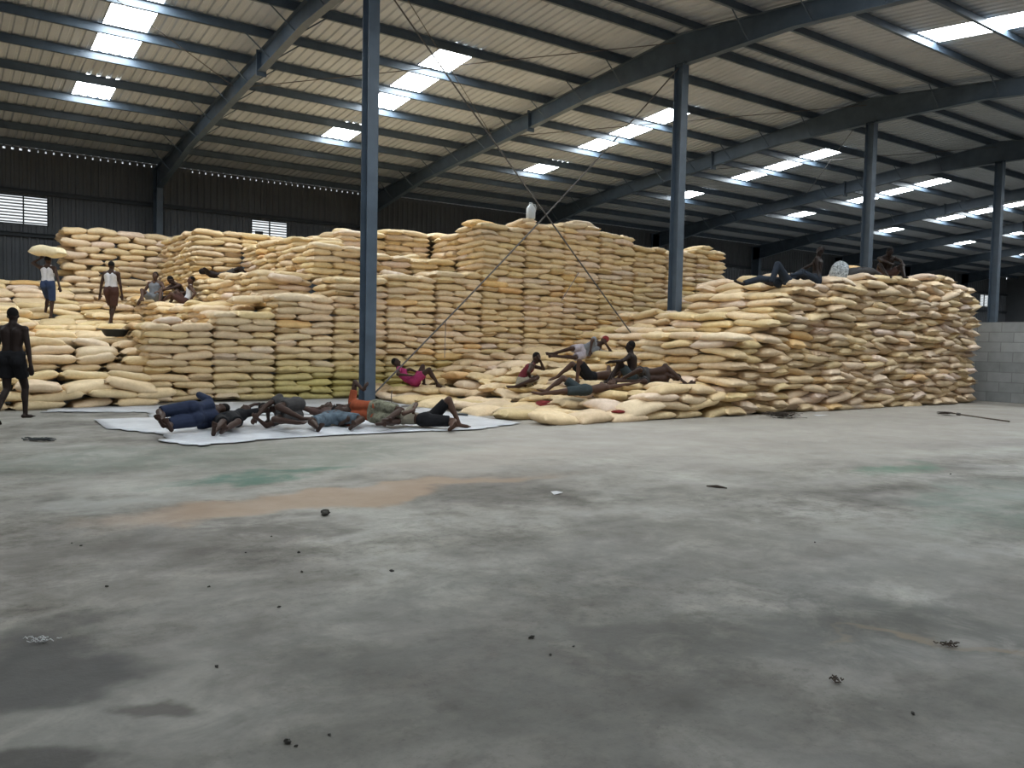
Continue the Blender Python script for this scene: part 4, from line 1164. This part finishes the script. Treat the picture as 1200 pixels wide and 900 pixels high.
sheet('tarpaulin', [(2.2, 14.5), (3.3, 14.62), (4.7, 14.1), (6.6, 13.85), (8.3, 14.6), (8.25, 11.2), (7.05, 10.7), (5.5, 10.9), (4.1, 10.95), (2.75, 10.55), (2.45, 11.3), (2.7, 12.0), (2.15, 13.1)], .010, M['tarp_white'],
      'whiter crumpled tarpaulin under the six sleeping men', 'tarpaulin')

# plastic jug on the crest of the tall wall
z_ = ground(13.5, 18.15)
r = empty('plastic_jug', (13.5, 18.15, z_))
g = MB(); g.lathe([(.001,0),(.11,.0),(.125,.03),(.125,.26),(.10,.33),(.05,.37),(.045,.40),(.001,.40)], (0,0,0), 18); g.build('jug_body', M['milky'], r, True)
g = MB(); g.lathe([(.001,.40),(.05,.40),(.05,.44),(.001,.44)], (0,0,0), 16); g.build('lid', M['milky'], r, True)
g = MB(); g.tube([(.05,0,.38),(.13,0,.40),(.17,0,.33),(.16,0,.24),(.12,0,.20)], .014, 8); g.build('handle', M['milky'], r, True)
tag(r, 'milky plastic jug standing on the crest of the tall sack wall', 'jug')
# black basin on the left slope
z_ = max(ground(3.42+a*.22, 19.75+b*.22) for a in (-1, 0, 1) for b in (-1, 0, 1))-.05
r = empty('basin', (3.42, 19.75, z_+.05))
g = MB(); g.lathe([(.001,0),(.17,0),(.21,.03),(.28,.15),(.30,.155),(.30,.165),(.27,.16),(.20,.04),(.16,.015),(.001,.015)], (0,0,0), 28); g.build('bowl', M['black_plastic'], r, True)
g = MB(); g.tube([(-.28,.05,.15),(-.36,.04,.16),(-.36,-.04,.16),(-.28,-.05,.15)], .012, 8); g.build('handle', M['black_plastic'], r, True)
tag(r, 'shallow black basin on the sacks below the man walking in white vest', 'basin')
# cloths and bundles
def bundle(name, x, y, sx, sy, sz, mat, label, cat, seed=1, z=None):
    g = MB(); z0 = ground(x, y) if z is None else z
    n1, n2 = 26, 14; rr = random.Random(seed); ph = [rr.random()*6 for _ in range(6)]
    base = []
    for i in range(n2+1):
        p = PI*i/n2
        for k in range(n1):
            t_ = 2*PI*k/n1
            f = 1+.13*math.sin(3*t_+ph[0]+2*p)+.09*math.sin(5*t_+ph[1])*math.sin(3*p+ph[2])+.05*math.sin(9*t_+4*p+ph[3])
            g.v.append((sx*math.sin(p)*math.cos(t_)*f, sy*math.sin(p)*math.sin(t_)*f, max(0, sz*.45+sz*.62*math.cos(p)*f)))
    for i in range(n2):
        for k in range(n1):
            a = i*n1+k; b_ = i*n1+(k+1) % n1; g.f.append((a, a+n1, b_+n1, b_))
    o = g.build(name, mat, None, True, (x, y, z0)); o.rotation_euler = (0, 0, YAW-PI/2)
    return tag(o, label, cat)
bundle('cloth_bundle', 10.05, 12.95, .24, .16, .20, CL['red'], 'dull red cloth bundle beside the feet of the man in teal shorts', 'cloth', 2)
bundle('cloth_scrap', 10.25, 10.98, .12, .07, .05, CL['red'], 'small bright red rag on the front sacks of the terrace', 'rag', 3)
bundle('cloth_bundle', 17.1, 11.1, .19, .19, .38, cloth('speckled_grey_cloth', (.35,.37,.38), .85, .7, 26), 'round speckled grey bundle right of the seated man in dark trousers', 'cloth', 4)
bundle('blanket_heap', 18.1, 11.15, .42, .2, .20, CL['dkgrey'], 'low dark brown blanket heap between the two men atop right stack', 'blanket', 5)
bundle('cloth_scrap', 18.3, 11.1, .30, .10, .10, CL['brown'], 'flat brown cloth lying at the edge under the blanket heap', 'cloth', 6)

def pebble(x, y, r_, name='stone', mat=None, label=None, cat='stone', flat=.7, group=None, seed=0):
    rr = random.Random(seed); bm = MB(); n1, n2 = 9, 6
    ph = [rr.random()*6 for _ in range(4)]
    for i in range(n2+1):
        p = PI*i/n2
        for k in range(n1):
            t_ = 2*PI*k/n1; f = 1+.32*math.sin(2*t_+ph[0]+p)+.25*math.sin(3*t_+ph[1]-2*p)+.12*math.sin(5*t_+ph[2])*math.sin(3*p)
            bm.v.append((r_*f*math.sin(p)*math.cos(t_), r_*f*.8*math.sin(p)*math.sin(t_), r_*flat*.75*(max(-.9, f*math.cos(p))+.9)))
    for i in range(n2):
        for k in range(n1):
            a = i*n1+k; b_ = i*n1+(k+1) % n1; bm.f.append((a, a+n1, b_+n1, b_))
    o = bm.build(name, mat or M['stone'], None, False, (x, y, 0)); return tag(o, label, cat, group)
STN = [(381,604,.042,'dark rough stone on the floor below the middle of the tarpaulin'), (350,648,.017,'small stone on the floor below the larger dark stone'),
       (459,670,.020,'small dark stone right of centre-left on the grey floor'), (125,688,.014,'small stone on the stained floor near the left edge'),
       (337,871,.022,'dark stone on the floor near the bottom edge, left of centre'), (354,671,.016,'flat chip just below the small stone on the left floor'),
       (254,782,.014,'small dark lump between the two damp patches'), (386,862,.010,'tiny pebble right of the bottom stone'),
       (347,875,.010,'tiny pebble touching the bottom stone'), (623,748,.020,'dark chip on the floor at lower centre'),
       (318,629,.010,'tiny pebble left of the larger dark stone'), (288,648,.010,'tiny pebble on the brown dust patch'),
       (84,637,.010,'tiny pebble at the left edge above the damp patch'), (95,640,.012,'left pebble beneath the rusty dust'),
       (645,768,.012,'tiny chip below the dark chip at lower centre'), (672,758,.010,'tiny chip right of the dark chip at lower centre'),
       (327,712,.013,'small chip on the bare floor left of centre'), (245,688,.012,'dark speck above the damp patches'),
       (955,636,.012,'small dark speck on the right floor'), (1070,837,.014,'small dark chip at the lower right'), (1114,556,.016,'small speck far right before the right stack')]
for i, (a, b_, r_, l) in enumerate(STN):
    p = at(a, b_); pebble(p.x, p.y, r_*(1 if i == 0 else .62), label=l, seed=i+5, group='scattered stones')
def twigs(name, px, py, sx, sy, n, L, label, cat, seed, h=.05, mat='twig', rad=.004):
    rr = random.Random(seed); p = at(px, py); g = MB()
    for _ in range(n):
        a = rr.gauss(0, .45) if sx > sy*1.5 else rr.random()*PI
        cx, cy = rr.gauss(0, sx*.45), rr.gauss(0, sy*.45); l = L*rr.uniform(.4, 1)
        hz = rr.uniform(0, h); d = Vector((math.cos(a), math.sin(a), rr.uniform(-.12, .12)))*l/2
        c = Vector((cx, cy, hz+.01+abs(d.z)))
        g.tube([c-d, c+Vector((0, 0, rr.uniform(-.01, .012))), c+d], rad, 5)
    o = g.build(name, M[mat], None, False, (p.x, p.y, 0)); o.rotation_euler = (0, 0, YAW-PI/2); return tag(o, label, cat)
twigs('twig_heap', 916, 490, .30, .14, 110, .34, 'heap of dry brown twigs at the foot of the right stack', 'twigs', 1, .10)
twigs('debris_pile', 48, 517, .16, .07, 26, .14, 'small dark heap of scraps on the floor beside the walking man', 'debris', 2, .03, 'black_plastic', .008)
twigs('debris_pile', 50, 752, .08, .04, 18, .035, 'pale scattered chips at the left on the dark damp patch', 'debris', 3, .006, 'paper', .0022)
twigs('debris_pile', 1110, 757, .05, .03, 16, .035, 'crumbs at the end of the tan streak at lower right', 'debris', 4, .006, 'twig', .003)
twigs('debris_pile', 978, 800, .03, .02, 10, .035, 'small dark twig scraps on the floor at lower right', 'debris', 5, .008, 'twig', .003)
p = at(840, 572); g = MB(); g.tube([(-.10, .0, .012), (0, .01, .016), (.10, -.02, .012)], [.006, .016, .006], 7)
o = g.build('dry_leaf', M['twig'], None, True, (p.x, p.y, 0)); o.rotation_euler = (0, 0, YAW-PI/2-.4); tag(o, 'thin curled brown leaf on the floor right of centre', 'leaf')
p = at(652, 579)
g = MB(); g.add([(-.05,-.03,.004),(.05,-.035,.018),(.055,.03,.004),(-.04,.035,.022),(0,0,.03)], [(0,1,4),(1,2,4),(2,3,4),(3,0,4)])
o = g.build('paper_scrap', M['paper'], None, False, (p.x, p.y, 0)); sm = o.modifiers.new('t', 'SOLIDIFY'); sm.thickness = .001; tag(o, 'crumpled white paper scrap on the floor near the centre', 'paper')
p = at(962, 487); g = MB(); g.add([(-.2,-.07,.004),(.2,-.05,.01),(.22,.06,.004),(-.16,.08,.015)], [(0,1,2,3)])
o = g.build('paper_scrap', M['paper'], None, False, (p.x, p.y, 0)); sm = o.modifiers.new('t', 'SOLIDIFY'); sm.thickness = .002; tag(o, 'flat white plastic scrap against the foot of the right stack', 'scrap')
# broom with a long handle
pa, pb = at(1105, 486), at(1182, 495)
d = (pb-pa); d.z = 0; L_ = d.length
r = empty('broom', (pa.x, pa.y, 0), math.atan2(d.y, d.x))
g = MB(); g.tube([(.42, 0, .05), (L_*.7, 0, .03), (L_, .02, .02)], .014, 8); g.build('handle', M['wood'], r, True)
g = MB(); rr = random.Random(8)
for _ in range(130):
    a = rr.uniform(-1, 1); q = rr.uniform(.0, .9)
    g.tube([(.45, rr.gauss(0, .012), .05), (.18, a*.06, .045+.03*q), (rr.uniform(-.08, .08), a*.15, .012+.06*q)], .0028, 4, False)
g.build('bristles', M['twig'], r)
g = MB(); g.tube([(.38, 0, .05), (.46, 0, .05)], .03, 10); g.build('binding', M['rope'], r, True)
tag(r, 'twig broom with long thin handle lying before the block wall', 'broom')
# wire stub by the column foot
g = MB(); g.tube([(0, 0, .0), (.03, 0, .04), (.055, 0, .14), (.045, 0, .24), (.055, .0, .36)], .009, 6)
o = g.build('bent_wire', M['rope'], None, True, (7.52, 14.7, .014)); o.rotation_euler = (0, 0, YAW-PI/2); tag(o, 'short bent wire standing up right of the nearest column foot', 'wire')
# bottle-like dark strip behind the raised knee
p = at(538, 487, .03); g = MB(); g.tube([(-.12, 0, .06), (.16, 0, .045)], .02, 8)
o = g.build('dark_stick', M['black_plastic'], None, True, (p.x, p.y, .0)); o.rotation_euler = (0, 0, YAW-PI/2); tag(o, 'short dark rod on the tarpaulin behind the raised knee', 'rod')
